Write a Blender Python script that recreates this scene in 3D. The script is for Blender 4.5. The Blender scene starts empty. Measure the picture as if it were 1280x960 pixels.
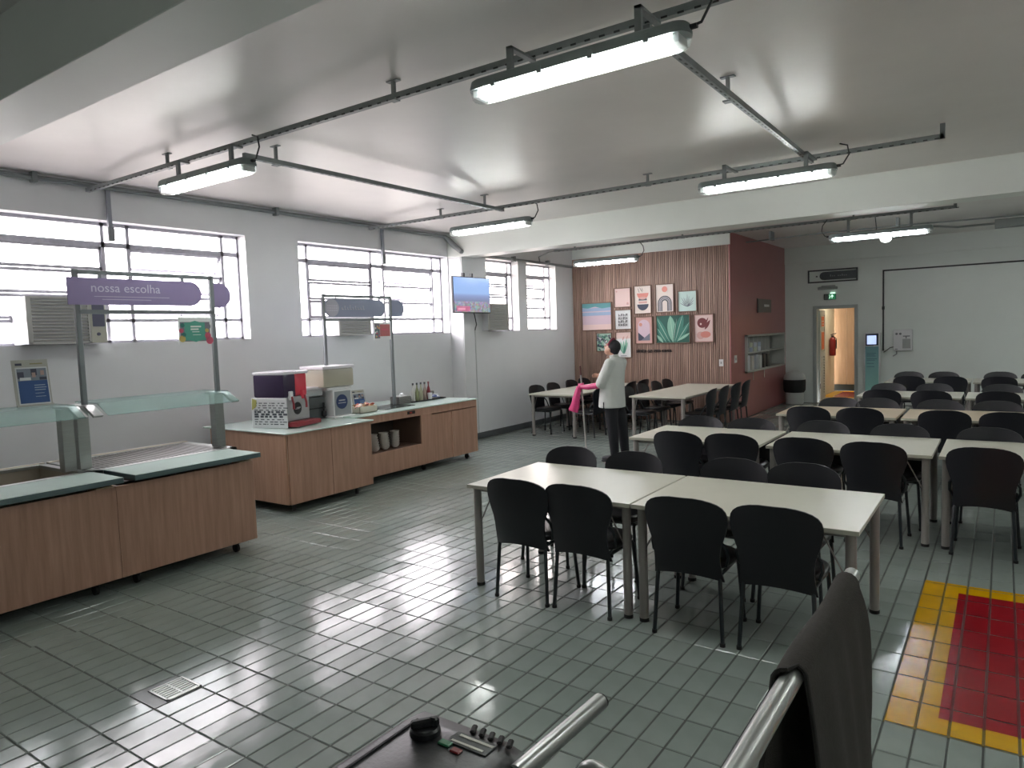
import bpy, bmesh, math, random
from mathutils import Vector, Matrix
random.seed(7)
PI = math.pi
S = bpy.context.scene
COL = S.collection

# ------------------------------------------------------------------ camera
YAW, PITCH, ROLL, FPX, H = -0.611108, 0.0723401, 0.0343592, 879.0, 1.83
fw = Vector((math.sin(YAW)*math.cos(PITCH), math.cos(YAW)*math.cos(PITCH), -math.sin(PITCH)))
r0 = Vector((math.cos(YAW), -math.sin(YAW), 0)); d0 = fw.cross(r0)
rt = r0*math.cos(ROLL) + d0*math.sin(ROLL); dn = -r0*math.sin(ROLL) + d0*math.cos(ROLL)
cd = bpy.data.cameras.new('camera'); cam = bpy.data.objects.new('camera', cd); COL.objects.link(cam)
cd.sensor_width = 36; cd.sensor_fit = 'HORIZONTAL'; cd.lens = FPX/1280*36; cd.clip_start = .05; cd.clip_end = 200
m3 = Matrix((rt, -dn, -fw)).transposed()
cam.matrix_world = Matrix.Translation((0, 0, H)) @ m3.to_4x4()
S.camera = cam
def project(p):
    v = Vector(p) - Vector((0, 0, H)); z = v.dot(fw)
    if z < .2: return None
    return 640+FPX*v.dot(rt)/z, 480+FPX*v.dot(dn)/z, z

# ------------------------------------------------------------------ world, exposure
SKY = 6.0
LAMP = 24.0
w = bpy.data.worlds.new('sky'); S.world = w; w.use_nodes = True
bg = w.node_tree.nodes['Background']; bg.inputs[0].default_value = (1.0, .955, .985, 1); bg.inputs[1].default_value = SKY
S.view_settings.view_transform = 'Standard'; S.view_settings.look = 'None'
S.view_settings.exposure = 1.72; S.view_settings.gamma = 1; S.view_settings.use_curve_mapping = False
def portal(x, y0, y1, z0, z1):
    l = bpy.data.lights.new('window_portal', 'AREA'); l.shape = 'RECTANGLE'; l.size = z1-z0; l.size_y = y1-y0
    l.cycles.is_portal = True
    o = bpy.data.objects.new('window_portal', l); COL.objects.link(o)
    o.location = (x, (y0+y1)/2, (z0+z1)/2); o.rotation_euler = (0, -PI/2, 0)
XL, XW = -7.84, -7.55
WIN = [('window_1', XL, 2.3, 5.45), ('window_2', XL, 6.26, 9.385), ('window_3', XW, 10.09, 11.10), ('window_4', XW, 11.39, 12.46)]
WZ0, WZ1 = 1.87, 3.17
for n, x, a, b in WIN: portal(x-.26, a, b, WZ0, WZ1)

# ------------------------------------------------------------------ materials
def lin(c):
    if isinstance(c, str):
        c = [int(c[i:i+2], 16)/255 for i in (0, 2, 4)]
        return tuple((v/12.92 if v <= .04045 else ((v+.055)/1.055)**2.4) for v in c)
    return c
MATS = {}
def mat(name, col, rough=.5, metal=0, var=.0, scale=4, stretch=(1, 1, 1), bump=0, bscale=20, spec=.5, emit=0, coords='Object', island=0, coat=0, col2=None, sheen=0):
    if name in MATS: return MATS[name]
    m = bpy.data.materials.new(name); m.use_nodes = True; MATS[name] = m
    nt = m.node_tree; N = nt.nodes; L = nt.links; b = N['Principled BSDF']
    c = lin(col); b.inputs['Base Color'].default_value = (*c, 1)
    b.inputs['Roughness'].default_value = rough; b.inputs['Metallic'].default_value = metal
    b.inputs['Specular IOR Level'].default_value = spec
    if coat: b.inputs['Coat Weight'].default_value = coat
    if sheen: b.inputs['Sheen Weight'].default_value = sheen
    tc = N.new('ShaderNodeTexCoord'); mp = N.new('ShaderNodeMapping'); mp.inputs['Scale'].default_value = stretch
    L.new(tc.outputs[coords], mp.inputs[0])
    src = None
    if var or col2:
        n = N.new('ShaderNodeTexNoise'); n.inputs['Scale'].default_value = scale; n.inputs['Detail'].default_value = 5; n.inputs['Roughness'].default_value = .6
        L.new(mp.outputs[0], n.inputs[0])
        r = N.new('ShaderNodeValToRGB'); r.color_ramp.elements[0].position = .3; r.color_ramp.elements[1].position = .7
        c2 = lin(col2) if col2 else tuple(min(1, v*(1+var)) for v in c)
        c1 = c if col2 else tuple(v*(1-var) for v in c)
        r.color_ramp.elements[0].color = (*c1, 1); r.color_ramp.elements[1].color = (*c2, 1)
        L.new(n.outputs['Fac'], r.inputs[0]); src = r.outputs[0]
    if island:
        g = N.new('ShaderNodeNewGeometry'); mr = N.new('ShaderNodeMapRange'); mr.inputs['To Min'].default_value = 1-island; mr.inputs['To Max'].default_value = 1+island
        L.new(g.outputs['Random Per Island'], mr.inputs['Value'])
        mx = N.new('ShaderNodeMix'); mx.data_type = 'RGBA'; mx.blend_type = 'MULTIPLY'; mx.inputs[0].default_value = 1
        if src: L.new(src, mx.inputs[6])
        else: mx.inputs[6].default_value = (*c, 1)
        cb = N.new('ShaderNodeCombineColor')
        for i in range(3): L.new(mr.outputs[0], cb.inputs[i])
        L.new(cb.outputs[0], mx.inputs[7]); src = mx.outputs[2]
    if src: L.new(src, b.inputs['Base Color'])
    if bump:
        n2 = N.new('ShaderNodeTexNoise'); n2.inputs['Scale'].default_value = bscale; n2.inputs['Detail'].default_value = 3
        L.new(mp.outputs[0], n2.inputs[0])
        bp = N.new('ShaderNodeBump'); bp.inputs['Strength'].default_value = bump; bp.inputs['Distance'].default_value = .01
        L.new(n2.outputs['Fac'], bp.inputs['Height']); L.new(bp.outputs[0], b.inputs['Normal'])
    if emit:
        b.inputs['Emission Color'].default_value = (*c, 1); b.inputs['Emission Strength'].default_value = emit
    return m
def thin_clear(name, col, opac, rough=.05, ior=1.45):
    """clear sheet: mostly see-through, partly coloured, glossy on top"""
    if name in MATS: return MATS[name]
    m = bpy.data.materials.new(name); m.use_nodes = True; MATS[name] = m
    nt = m.node_tree; N = nt.nodes; L = nt.links; b = N['Principled BSDF']; out = N['Material Output']
    c = lin(col); b.inputs['Base Color'].default_value = (*c, 1); b.inputs['Roughness'].default_value = rough
    t = N.new('ShaderNodeBsdfTransparent'); t.inputs[0].default_value = (*[v**.25 for v in c], 1)
    mx = N.new('ShaderNodeMixShader'); mx.inputs[0].default_value = opac
    L.new(t.outputs[0], mx.inputs[1]); L.new(b.outputs[0], mx.inputs[2]); L.new(mx.outputs[0], out.inputs[0])
    return m

# floor tile paint: worn grey-green gloss
def tile_mat():
    m = mat('tile_paint', '8c9691', .2, var=.10, scale=2.2, bump=.09, bscale=11, coords='Object')
    nt = m.node_tree; N = nt.nodes; L = nt.links; b = N['Principled BSDF']
    oi = N.new('ShaderNodeNewGeometry'); n = N.new('ShaderNodeTexNoise'); n.inputs['Scale'].default_value = 1.3; n.inputs['Detail'].default_value = 6
    L.new(oi.outputs['Position'], n.inputs[0])
    mr = N.new('ShaderNodeMapRange'); mr.inputs['From Min'].default_value = .3; mr.inputs['From Max'].default_value = .7
    mr.inputs['To Min'].default_value = .07; mr.inputs['To Max'].default_value = .24
    L.new(n.outputs['Fac'], mr.inputs['Value']); L.new(mr.outputs[0], b.inputs['Roughness'])
    return m
TILE = tile_mat()
GROUT = mat('grout', '454a47', .6, var=.2, scale=8)
WALL = mat('wall_paint', 'd9dbdd', .35, var=.03, scale=1.2, bump=.05, bscale=6)
FARWALL = mat('far_wall_paint', 'dbe1dc', .4, var=.03, scale=1.2)
CEIL = mat('ceiling_paint', 'dedad7', .36, var=.05, scale=.9, bump=.12, bscale=1.6)
BEAM = mat('beam_paint', 'e2e6e1', .4, var=.03, scale=1, bump=.05, bscale=3)
DARKTRIM = mat('baseboard_paint', '5d6264', .45, var=.1)
STEEL = mat('window_steel', 'b3b1bb', .5, var=.12, scale=20)  # paled: bloom from the bright panes is put into the steel colour
CHANNEL = mat('channel_steel', '7c8182', .45, metal=0, var=.12, scale=10)
LAMPBODY = mat('lamp_body', '7c8686', .5, var=.05)
WOOD = mat('counter_laminate', 'a27c68', .38, col2='bb947f', scale=3, stretch=(9, 9, .6))
WOODR = mat('counter_laminate_light', 'b08b74', .38, col2='c6a088', scale=3, stretch=(9, 9, .6))
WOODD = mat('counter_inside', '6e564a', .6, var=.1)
SLAT = mat('wood_slats', '8e7468', .5, col2='a78a7d', scale=2.5, stretch=(6, 6, .7), island=.22)
SLATBACK = mat('slat_backing', '6a4c44', .7, var=.1)
BROWN = mat('brown_paint', '9c5f5f', .32, var=.05, scale=2)
GLASSTOP = mat('green_glass', 'd3e6df', .08, var=.03, scale=3)
GLASSEDGE = mat('glass_edge', '5c6f70', .25)
INOX = mat('stainless', 'a2a5a2', .3, metal=.7, var=.06, scale=6, stretch=(1, 1, 12))
INOXD = mat('stainless_dull', '7e7f7c', .4, metal=.7, var=.1, scale=6)
CREAM = mat('cream_enamel', 'c8bfae', .35)
BLACKM = mat('black_metal', '242629', .45)
GREYM = mat('grey_post_metal', '787d80', .4, metal=.1)  # post grey lifted, with some backlight haze in the colour
CHAIRP = mat('chair_plastic', '18191f', .38, bump=.08, bscale=300, spec=.45)
SEATP = mat('seat_vinyl', '1d1d21', .3, bump=.1, bscale=60)
CHAIRLEG = mat('chair_leg', '1a2226', .35)
TABLETOP = mat('table_laminate', 'cdccbe', .28, var=.02, scale=6)
TABLEBEIGE = mat('table_laminate_beige', 'cdbda4', .35, var=.03, scale=6)
TABLEEDGE = mat('table_edge', 'b5b3a4', .4)
TLEG = mat('table_leg', '8f8a86', .4, var=.04)
WHITEP = mat('white_plastic', 'd9dadb', .35)
GREYP = mat('grey_plastic', '9a9d9c', .4)
BLACKP = mat('black_plastic', '14171a', .35, bump=.06, bscale=90)
RUBBER = mat('black_rubber', '151617', .7)
PANE = thin_clear('window_glass', 'f4eef2', .05)
PANEW = thin_clear('window_glass_warm', 'f6e9dc', .08)
CLEAR = thin_clear('clear_plastic', 'e8efee', .22)
SHELFGLASS = thin_clear('shelf_glass', 'b4cfcb', .3)
TUBE = mat('fluorescent_tube', (1.0, 1.0, .97), .5, emit=LAMP)
TUBEC = mat('fluorescent_tube_cool', (.95, .96, 1.0), .5, emit=LAMP)

# ------------------------------------------------------------------ mesh builder
class G:
    def __init__(s): s.v = []; s.f = []; s.m = []; s.mi = 0
    def add(s, vs, fs, M=None):
        o = len(s.v)
        if M is not None: vs = [M @ Vector(p) for p in vs]
        s.v += [tuple(p) for p in vs]; s.f += [tuple(i+o for i in f) for f in fs]; s.m += [s.mi]*len(fs); return s
    def mat(s, i): s.mi = i; return s
    def box(s, a, b, c=0, M=None):
        x0, y0, z0 = [min(p, q) for p, q in zip(a, b)]; x1, y1, z1 = [max(p, q) for p, q in zip(a, b)]
        if not c:
            return s.add([(x0,y0,z0),(x1,y0,z0),(x1,y1,z0),(x0,y1,z0),(x0,y0,z1),(x1,y0,z1),(x1,y1,z1),(x0,y1,z1)],
                         [(0,3,2,1),(4,5,6,7),(0,1,5,4),(1,2,6,5),(2,3,7,6),(3,0,4,7)], M)
        c = min(c, (x1-x0)/2.01, (y1-y0)/2.01, (z1-z0)/2.01)
        bm = bmesh.new(); bmesh.ops.create_cube(bm, size=1)
        for v in bm.verts: v.co = Vector(((x0+x1)/2+v.co.x*(x1-x0), (y0+y1)/2+v.co.y*(y1-y0), (z0+z1)/2+v.co.z*(z1-z0)))
        bmesh.ops.bevel(bm, geom=bm.edges[:], offset=c, segments=2 if c > .008 else 1, affect='EDGES', profile=.6)
        bm.verts.index_update(); vs = [v.co.copy() for v in bm.verts]; fs = [tuple(v.index for v in f.verts) for f in bm.faces]; bm.free()
        return s.add(vs, fs, M)
    def obox(s, ctr, size, rz=0, c=0, rx=0, ry=0):
        M = Matrix.Translation(ctr) @ Matrix.Rotation(rz, 4, 'Z') @ Matrix.Rotation(ry, 4, 'Y') @ Matrix.Rotation(rx, 4, 'X')
        h = [q/2 for q in size]; return s.box([-q for q in h], h, c, M)
    def rings(s, rings, close=True, cap=True):
        n = len(rings[0]); vs = [p for r in rings for p in r]; fs = []
        for i in range(len(rings)-1):
            for j in range(n if close else n-1):
                k = (j+1) % n; fs.append((i*n+j, i*n+k, (i+1)*n+k, (i+1)*n+j))
        if cap: fs.append(tuple(reversed(range(n)))); fs.append(tuple(range((len(rings)-1)*n, len(rings)*n)))
        return s.add(vs, fs)
    def tube(s, pts, r, n=8, cap=True):
        pts = [Vector(p) for p in pts]; rs = r if isinstance(r, (list, tuple)) else [r]*len(pts)
        out = []; t0 = (pts[1]-pts[0]).normalized()
        up = Vector((0, 0, 1)) if abs(t0.z) < .9 else Vector((1, 0, 0))
        u = t0.cross(up).normalized()
        for i, p in enumerate(pts):
            if i == 0: t = t0
            elif i == len(pts)-1: t = (pts[-1]-pts[-2]).normalized()
            else:
                t = ((pts[i]-pts[i-1]).normalized()+(pts[i+1]-pts[i]).normalized())
                t = t.normalized() if t.length > 1e-6 else t0
            u = (u - t*u.dot(t)).normalized(); v = t.cross(u)
            out.append([p+rs[i]*(math.cos(a)*u+math.sin(a)*v) for a in [2*PI*k/n for k in range(n)]])
        return s.rings(out, True, cap)
    def lathe(s, prof, c=(0, 0, 0), n=16, M=None, sx=1, sy=1):
        c = Vector(c); R = []
        for r, z in prof:
            ring = [Vector((r*sx*math.cos(2*PI*k/n), r*sy*math.sin(2*PI*k/n), z)) for k in range(n)]
            if M is not None: ring = [M @ p for p in ring]
            R.append([p+c for p in ring])
        return s.rings(R)
    def prism(s, poly, fn, t0, t1):
        """poly in (u,v), fn(u,v,t)->xyz, extruded between t0 and t1"""
        n = len(poly); vs = [fn(u, v, t0) for u, v in poly]+[fn(u, v, t1) for u, v in poly]
        fs = [tuple(reversed(range(n))), tuple(range(n, 2*n))]+[(i, (i+1) % n, n+(i+1) % n, n+i) for i in range(n)]
        return s.add(vs, fs)
    def ball(s, c, r, n=10, m=7):
        rx, ry, rz = r if isinstance(r, (list, tuple)) else (r, r, r)
        return s.lathe([(max(.001, math.sin(PI*i/m)), -math.cos(PI*i/m)) for i in range(m+1)], c, n, Matrix.Diagonal((rx, ry, rz, 1)))
    def build(s, name, mats, parent=None, smooth=True, ang=35, off=None):
        me = bpy.data.meshes.new(name)
        vs = s.v
        if parent is not None:
            o = wl(parent); vs = [(x-o[0], y-o[1], z-o[2]) for x, y, z in vs] if parent.get('_w', 1) else vs
        me.from_pydata(vs, [], s.f)
        if not isinstance(mats, (list, tuple)): mats = [mats]
        for q in mats: me.materials.append(q)
        if len(mats) > 1: me.polygons.foreach_set('material_index', s.m)
        bm = bmesh.new(); bm.from_mesh(me); bmesh.ops.recalc_face_normals(bm, faces=bm.faces[:]); bm.to_mesh(me); bm.free()
        if smooth:
            me.polygons.foreach_set('use_smooth', [True]*len(me.polygons)); me.set_sharp_from_angle(angle=math.radians(ang))
        me.update()
        ob = bpy.data.objects.new(name, me); COL.objects.link(ob)
        if parent is not None: ob.parent = parent
        return ob
def wl(o):
    p = Vector((0, 0, 0))
    while o is not None: p = p+o.location; o = o.parent
    return p
def tag(o, label=None, cat=None, group=None, kind=None):
    if label: o['label'] = label
    if cat: o['category'] = cat
    if group: o['group'] = group
    if kind: o['kind'] = kind
    return o
def thing(name, loc, label, cat, group=None, rz=0):
    o = bpy.data.objects.new(name, None); COL.objects.link(o); o.location = loc; o.rotation_euler.z = rz
    o.empty_display_size = .1
    return tag(o, label, cat, group)
def struct(o): o['kind'] = 'structure'; return o
def copy_tree(o, parent=None):
    c = o.copy(); COL.objects.link(c)
    if parent is not None: c.parent = parent
    for ch in [q for q in bpy.data.objects if q.parent == o]: copy_tree(ch, c)
    return c
KIDS = {}
def dup(root, loc, rz, label=None, group=None):
    if root.name not in KIDS:
        k = {}
        for q in bpy.data.objects:
            if q.parent: k.setdefault(q.parent.name, []).append(q)
        KIDS[root.name] = k
    k = KIDS[root.name]
    def rec(o, par):
        c = o.copy(); COL.objects.link(c)
        if par is not None: c.parent = par
        for ch in k.get(o.name, []): rec(ch, c)
        return c
    r = rec(root, None); r.location = loc; r.rotation_euler.z = rz
    if label: r['label'] = label
    if group: r['group'] = group
    return r
def text(name, s, size, loc, right, up, m, parent, ext=.001, align='CENTER', sx=1):
    cu = bpy.data.curves.new('lettering', 'FONT'); cu.body = s; cu.size = size; cu.extrude = ext; cu.align_x = align; cu.align_y = 'CENTER'; cu.resolution_u = 3
    o = bpy.data.objects.new('lettering', cu); COL.objects.link(o)
    dg = bpy.context.evaluated_depsgraph_get(); me = bpy.data.meshes.new_from_object(o.evaluated_get(dg))
    bpy.data.objects.remove(o); bpy.data.curves.remove(cu)
    r = Vector(right); u = Vector(up); n = r.cross(u); Mx = Matrix((r*sx, u, n)).transposed().to_4x4()
    Mx.translation = Vector(loc) - (wl(parent) if parent is not None else Vector())
    me.transform(Mx); me.name = name
    me.materials.clear(); me.materials.append(m)
    ob = bpy.data.objects.new(name, me); COL.objects.link(ob)
    if parent is not None: ob.parent = parent
    return ob
def circ(cx, cy, r, n=20, a0=0, a1=360, ry=None):
    ry = ry or r; full = a1-a0 >= 360
    k = n if full else n+1
    return [(cx+r*math.cos(math.radians(a0+(a1-a0)*i/n)), cy+ry*math.sin(math.radians(a0+(a1-a0)*i/n))) for i in range(k)]
def pill(x0, x1, y0, y1, n=10, left=True, right=True):
    r = (y1-y0)/2; cy = (y0+y1)/2; P = []
    P += [(x1-r+r*math.cos(a), cy+r*math.sin(a)) for a in [-PI/2+PI*i/n for i in range(n+1)]] if right else [(x1, y0), (x1, y1)]
    P += [(x0+r-r*math.cos(a), cy+r*math.sin(a)) for a in [PI/2-PI*i/n for i in range(n+1)]] if left else [(x0, y1), (x0, y0)]
    return P

# ================================================================== STRUCTURE
CZ, BZ = 3.56, 3.15           # ceiling, beam underside
YB0, YF = -3.6, 17.15         # wall behind the camera, far wall
XR = 4.6
YS, XP = 13.15, -4.18         # slatted wall face, brown wall face
# --- floor of grout with every tile on it
floor = struct(G().box((XW-.4, YB0-.2, -.2), (XR+.2, YF+.1, -.004)).build('floor', GROUT, smooth=False))
PX, PY, X0 = .1275, .2575, -.43
def tile_geo(g, cx, cy, wx, wy, z=0, tx=0, ty=0):
    a, b = wx/2, wy/2; c = .004
    def q(x, y, zz): return (cx+x, cy+y, z+zz+x*tx+y*ty)
    g.add([q(-a,-b,-.012),q(a,-b,-.012),q(a,b,-.012),q(-a,b,-.012), q(-a,-b,-.003),q(a,-b,-.003),q(a,b,-.003),q(-a,b,-.003),
           q(-a+c,-b+c,0),q(a-c,-b+c,0),q(a-c,b-c,0),q(-a+c,b-c,0)],
          [(0,1,5,4),(1,2,6,5),(2,3,7,6),(3,0,4,7),(4,5,9,8),(5,6,10,9),(6,7,11,10),(7,4,8,11),(8,9,10,11)])
tiles = []
cs = [.02, 0, -.03, .012]
i0, i1 = int((XL+.05-X0)/PX), int((XR-X0)/PX)
for i in range(i0, i1):
    cx = X0+(i+.5)*PX
    off = 3.485-PY*4 if cx > -.75 else 2.2535 + (.0 if cx > -4.9 else cs[(i//7) % 4]*.6)
    k0 = int((YB0-off)/PY); k1 = int((YF-off)/PY)+1
    for k in range(k0, k1):
        cy = off+(k+.5)*PY
        if cx-PX/2 < (XL if cy < 9.3 else XW) or cy+PY/2 > YF-.01 or cy-PY/2 < YB0+.01: continue
        if cx < XP+.02 and cy > YS-.1: continue
        if abs(cx+3.6) < .115 and abs(cy-1.93) < .13: continue   # the drain's place
        tiles.append((cx, cy))
def area(t):
    p = project((t[0], t[1], 0))
    if p is None or not (0 <= p[0] <= 1280 and 0 <= p[1] <= 955): return 0
    x, y = t
    if -6.6 < x < -5.3 and y < 3.7: return 0
    if x < -6.1 and y > 4.6 and y < 8.3: return 0
    return 1/p[2]**3
tiles.sort(key=area, reverse=True)
protos = []
for q in range(8):
    tg = G(); tile_geo(tg, 0, 0, PX-.008, PY-.0045, 0, random.uniform(-.016, .016), random.uniform(-.008, .008))
    o = tg.build('floor_tile', TILE, floor, smooth=False); protos.append(o)
for n, t in enumerate(tiles[:300]):
    p = protos[n % 8]
    o = p if n < 8 else p.copy()
    if n >= 8: COL.objects.link(o)
    o.location = (t[0], t[1], random.uniform(-.0012, .0006))
tg = G()
for t in tiles[300:]: tile_geo(tg, t[0], t[1], PX-.008, PY-.0045, random.uniform(-.0012, .0006), random.uniform(-.016, .016), random.uniform(-.008, .008))
tag(tg.build('floor_tile', TILE, floor, smooth=False), kind='stuff')
# --- painted marking on the tiles (yellow border, red field)
YEL = mat('yellow_floor_paint', 'cf9d00', .22, var=.08, scale=7, bump=.12, bscale=12)
RED = mat('red_floor_paint', '96131f', .22, var=.08, scale=5, bump=.12, bscale=12)
mk = thing('floor_marking', (.6, 4.5, .0016), 'red field with a yellow border painted on the grey floor tiles', 'floor marking')
def paint(x0, x1, y0, y1, m, name, hole=None):
    g = G()
    for (cx, cy) in tiles:
        a0, a1, b0, b1 = cx-PX/2+.006, cx+PX/2-.006, cy-PY/2+.005, cy+PY/2-.005
        rects = [(max(a0, x0), min(a1, x1), max(b0, y0), min(b1, y1))]
        if hole:
            hx0, hx1, hy0, hy1 = hole; r = rects[0]; rects = []
            if r[0] < r[1] and r[2] < r[3]:
                if r[0] < hx0: rects.append((r[0], min(r[1], hx0), r[2], r[3]))
                if r[1] > hx1: rects.append((max(r[0], hx1), r[1], r[2], r[3]))
                ma, mb = max(r[0], hx0), min(r[1], hx1)
                if ma < mb:
                    if r[2] < hy0: rects.append((ma, mb, r[2], min(r[3], hy0)))
                    if r[3] > hy1: rects.append((ma, mb, max(r[2], hy1), r[3]))
        for r in rects:
            if r[1]-r[0] > .002 and r[3]-r[2] > .002: g.box((r[0], r[2], .0012), (r[1], r[3], .0024))
    # the paint also runs over the joints, lower down
    return g.build(name, m, mk, smooth=False)
HX = (-.222, 1.5, 3.632, 5.41)
paint(-.43, 1.71, 3.485, 5.585, YEL, 'yellow_border', HX); paint(*HX, RED, 'red_field')
YELD = mat('yellow_paint_in_joint', '7d6814', .5); REDD = mat('red_paint_in_joint', '6b141b', .5)
G().box((-.43, 3.485, -.0035), (HX[0], 5.585, -.0025)).box((HX[0], 3.485, -.0035), (1.71, HX[2], -.0025)).box((HX[0], HX[3], -.0035), (1.71, 5.585, -.0025)).box((HX[1], HX[2], -.0035), (1.71, HX[3], -.0025)).build('yellow_joints', YELD, mk)
G().box((HX[0], HX[2], -.0035), (HX[1], HX[3], -.0025)).build('red_joints', REDD, mk)
# --- drain
dr = thing('floor_drain', (-3.6, 1.91, -.004), 'square metal drain grate set in the grey floor tiles', 'drain')
G().box((-3.741, 1.742, -.008), (-3.494, 1.993, -.001)).build('surround', mat('drain_surround', '565c59', .3, var=.1), dr)
g = G(); n = .095
for a, b in (((-n,-n),(n,-n+.012)),((-n,n-.012),(n,n)),((-n,-n),(-n+.012,n)),((n-.012,-n),(n,n))):
    g.box((-3.6+a[0], 1.91+a[1], -.004), (-3.6+b[0], 1.91+b[1], .004))
g.build('grate_frame', mat('grate_metal', 'c4c6c2', .3, metal=.3), dr)
g = G()
for i in range(7): g.obox((-3.6-.072+.024*i, 1.91, 0), (.012, .165, .006), 0, .002)
g.obox((-3.6, 1.91, .0), (.165, .012, .005))
g.build('grate', mat('grate_metal', 'c4c6c2', .3, metal=.3), dr)
# --- ceiling and beams
struct(G().box((XL-.5, YB0-.2, CZ), (XR+.2, YF+.2, CZ+.2)).build('ceiling', CEIL, smooth=False))
for i, (a, b) in enumerate(((1.608, 1.946), (9.395, 9.75))):
    struct(G().box((XL-.2, a, BZ), (XR+.1, b, CZ+.01), .004).build('trim_%d' % (i+1), BEAM))
# --- walls
def wall_with_holes(x0, x1, y0, y1, z0, z1, holes, g):
    ys = y0
    for a, b, c, d in sorted(holes):
        if a > ys: g.box((x0, ys, z0), (x1, a, z1))
        g.box((x0, a, z0), (x1, b, c)); g.box((x0, a, d), (x1, b, z1)); ys = b
    g.box((x0, ys, z0), (x1, y1, z1))
g = G()
wall_with_holes(XL-.26, XL, YB0-.2, 9.41, -.1, CZ+.1, [(a, b, WZ0, WZ1) for n, x, a, b in WIN if x == XL], g)
wall_with_holes(XW-.26, XW, 9.41, YS+.3, -.1, CZ+.1, [(a, b, WZ0, WZ1) for n, x, a, b in WIN if x == XW], g)
g.box((XL-.26, 9.402, -.1), (XW-.02, 9.66, BZ+.1))
struct(g.build('wall_left', WALL, smooth=False))
struct(G().box((XW, 9.41, 0), (XW+.015, YS, .10), .003).build('baseboard_left', DARKTRIM))
struct(G().box((XR, YB0-.2, -.1), (XR+.2, YF+.2, CZ+.1)).build('wall_right', FARWALL, smooth=False))
struct(G().box((XL-.2, YB0-.2, -.1), (XR+.1, YB0, CZ+.1)).build('wall_back', FARWALL, smooth=False))
# block behind the slats: slatted front, brown side, with a niche for the shelf
NY0, NY1, NZ0, NZ1 = 14.0, 16.9, .88, 1.63
g = G(); g.mat(0).box((XW-.3, YS+.02, -.1), (XP-.3, YS+.3, CZ+.1))
g.mat(1); wall_with_holes(XP-.3, XP, YS+.02, YF+.3, -.1, CZ+.1, [(NY0, NY1, NZ0, NZ1)], g)
g.mat(0).box((XP-.31, YS+.012, 3.33), (XP-.003, YS+.03, CZ+.05))
g.box((XP-.34, NY0-.1, NZ0-.1), (XP-.29, NY1+.1, NZ1+.1))
par = struct(g.build('wall_partition', [FARWALL, BROWN], smooth=False))
G().box((XW, YS+.005, 0), (XP+.002, YS+.022, 3.33)).build('slat_backing', SLATBACK, par, smooth=False)
g = G(); x = XW+.01
while x < XP-.03:
    ww = random.choice((.026, .03, .034)); g.box((x, YS-.012-random.uniform(0, .006), .0), (min(x+ww, XP), YS+.01, 3.33)); x += ww+.012
tag(g.build('slat', SLAT, par, smooth=False), kind='stuff')
G().box((XP-.02, YS-.02, 0), (XP+.004, YS+.01, 3.33)).build('corner_strip', BROWN, par, smooth=False)
# far wall with the door opening
DX0, DX1, DZ = -3.5, -2.70, 2.14
g = G().box((XP-.1, YF, -.1), (DX0, YF+.2, CZ+.1)).box((DX1, YF, -.1), (XR+.1, YF+.2, CZ+.1)).box((DX0, YF, DZ), (DX1, YF+.2, CZ+.1))
g.box((XP, YF-.035, 3.19), (XR, YF+.01, CZ), .004)
struct(g.build('wall_far', FARWALL, smooth=False))
DOORF = mat('door_frame_paint', 'a9b0ae', .4)
g = G().box((DX0-.07, YF-.02, 0), (DX0+.01, YF+.2, DZ+.06), .004).box((DX1-.01, YF-.02, 0), (DX1+.06, YF+.2, DZ+.06), .004).box((DX0, YF-.02, DZ-.01), (DX1, YF+.2, DZ+.06), .004)
door = struct(g.build('door_1', DOORF))
LEAF = mat('door_leaf_paint', 'b5bab6', .4)
hinge = Vector((DX0+.02, YF+.2, 0)); rl = math.radians(93)
def leaf(u, v, t): return hinge+Vector((math.cos(rl)*u-math.sin(rl)*t, math.sin(rl)*u+math.cos(rl)*t, v))
g = G()
for a, b, c, d in ((0, .1, .02, DZ-.03), (.68, .78, .02, DZ-.03), (.1, .68, 1.03, 1.15), (.1, .68, 2.0, DZ-.03), (.1, .68, .02, .12)):
    g.prism([(a, c), (b, c), (b, d), (a, d)], leaf, -.02, .02)
g.prism([(.1, 1.15), (.68, 1.15), (.68, 2.0), (.1, 2.0)], leaf, -.005, .005)
lf = g.build('door_leaf', LEAF, door, smooth=False)
for k in range(14):
    z = .13+k*.064
    G().add([leaf(.1, z, -.018), leaf(.68, z, -.018), leaf(.68, z+.05, .018), leaf(.1, z+.05, .018), leaf(.1, z+.006, -.018), leaf(.68, z+.006, -.018), leaf(.68, z+.056, .018), leaf(.1, z+.056, .018)],
            [(0,1,2,3),(4,5,6,7),(0,1,5,4),(1,2,6,5),(2,3,7,6),(3,0,4,7)]).build('louver', LEAF, lf, smooth=False)
G().prism([(.0, .3), (.03, .3), (.03, .42), (.0, .42)], leaf, -.03, -.02).build('hinge', BLACKM, lf)
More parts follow.
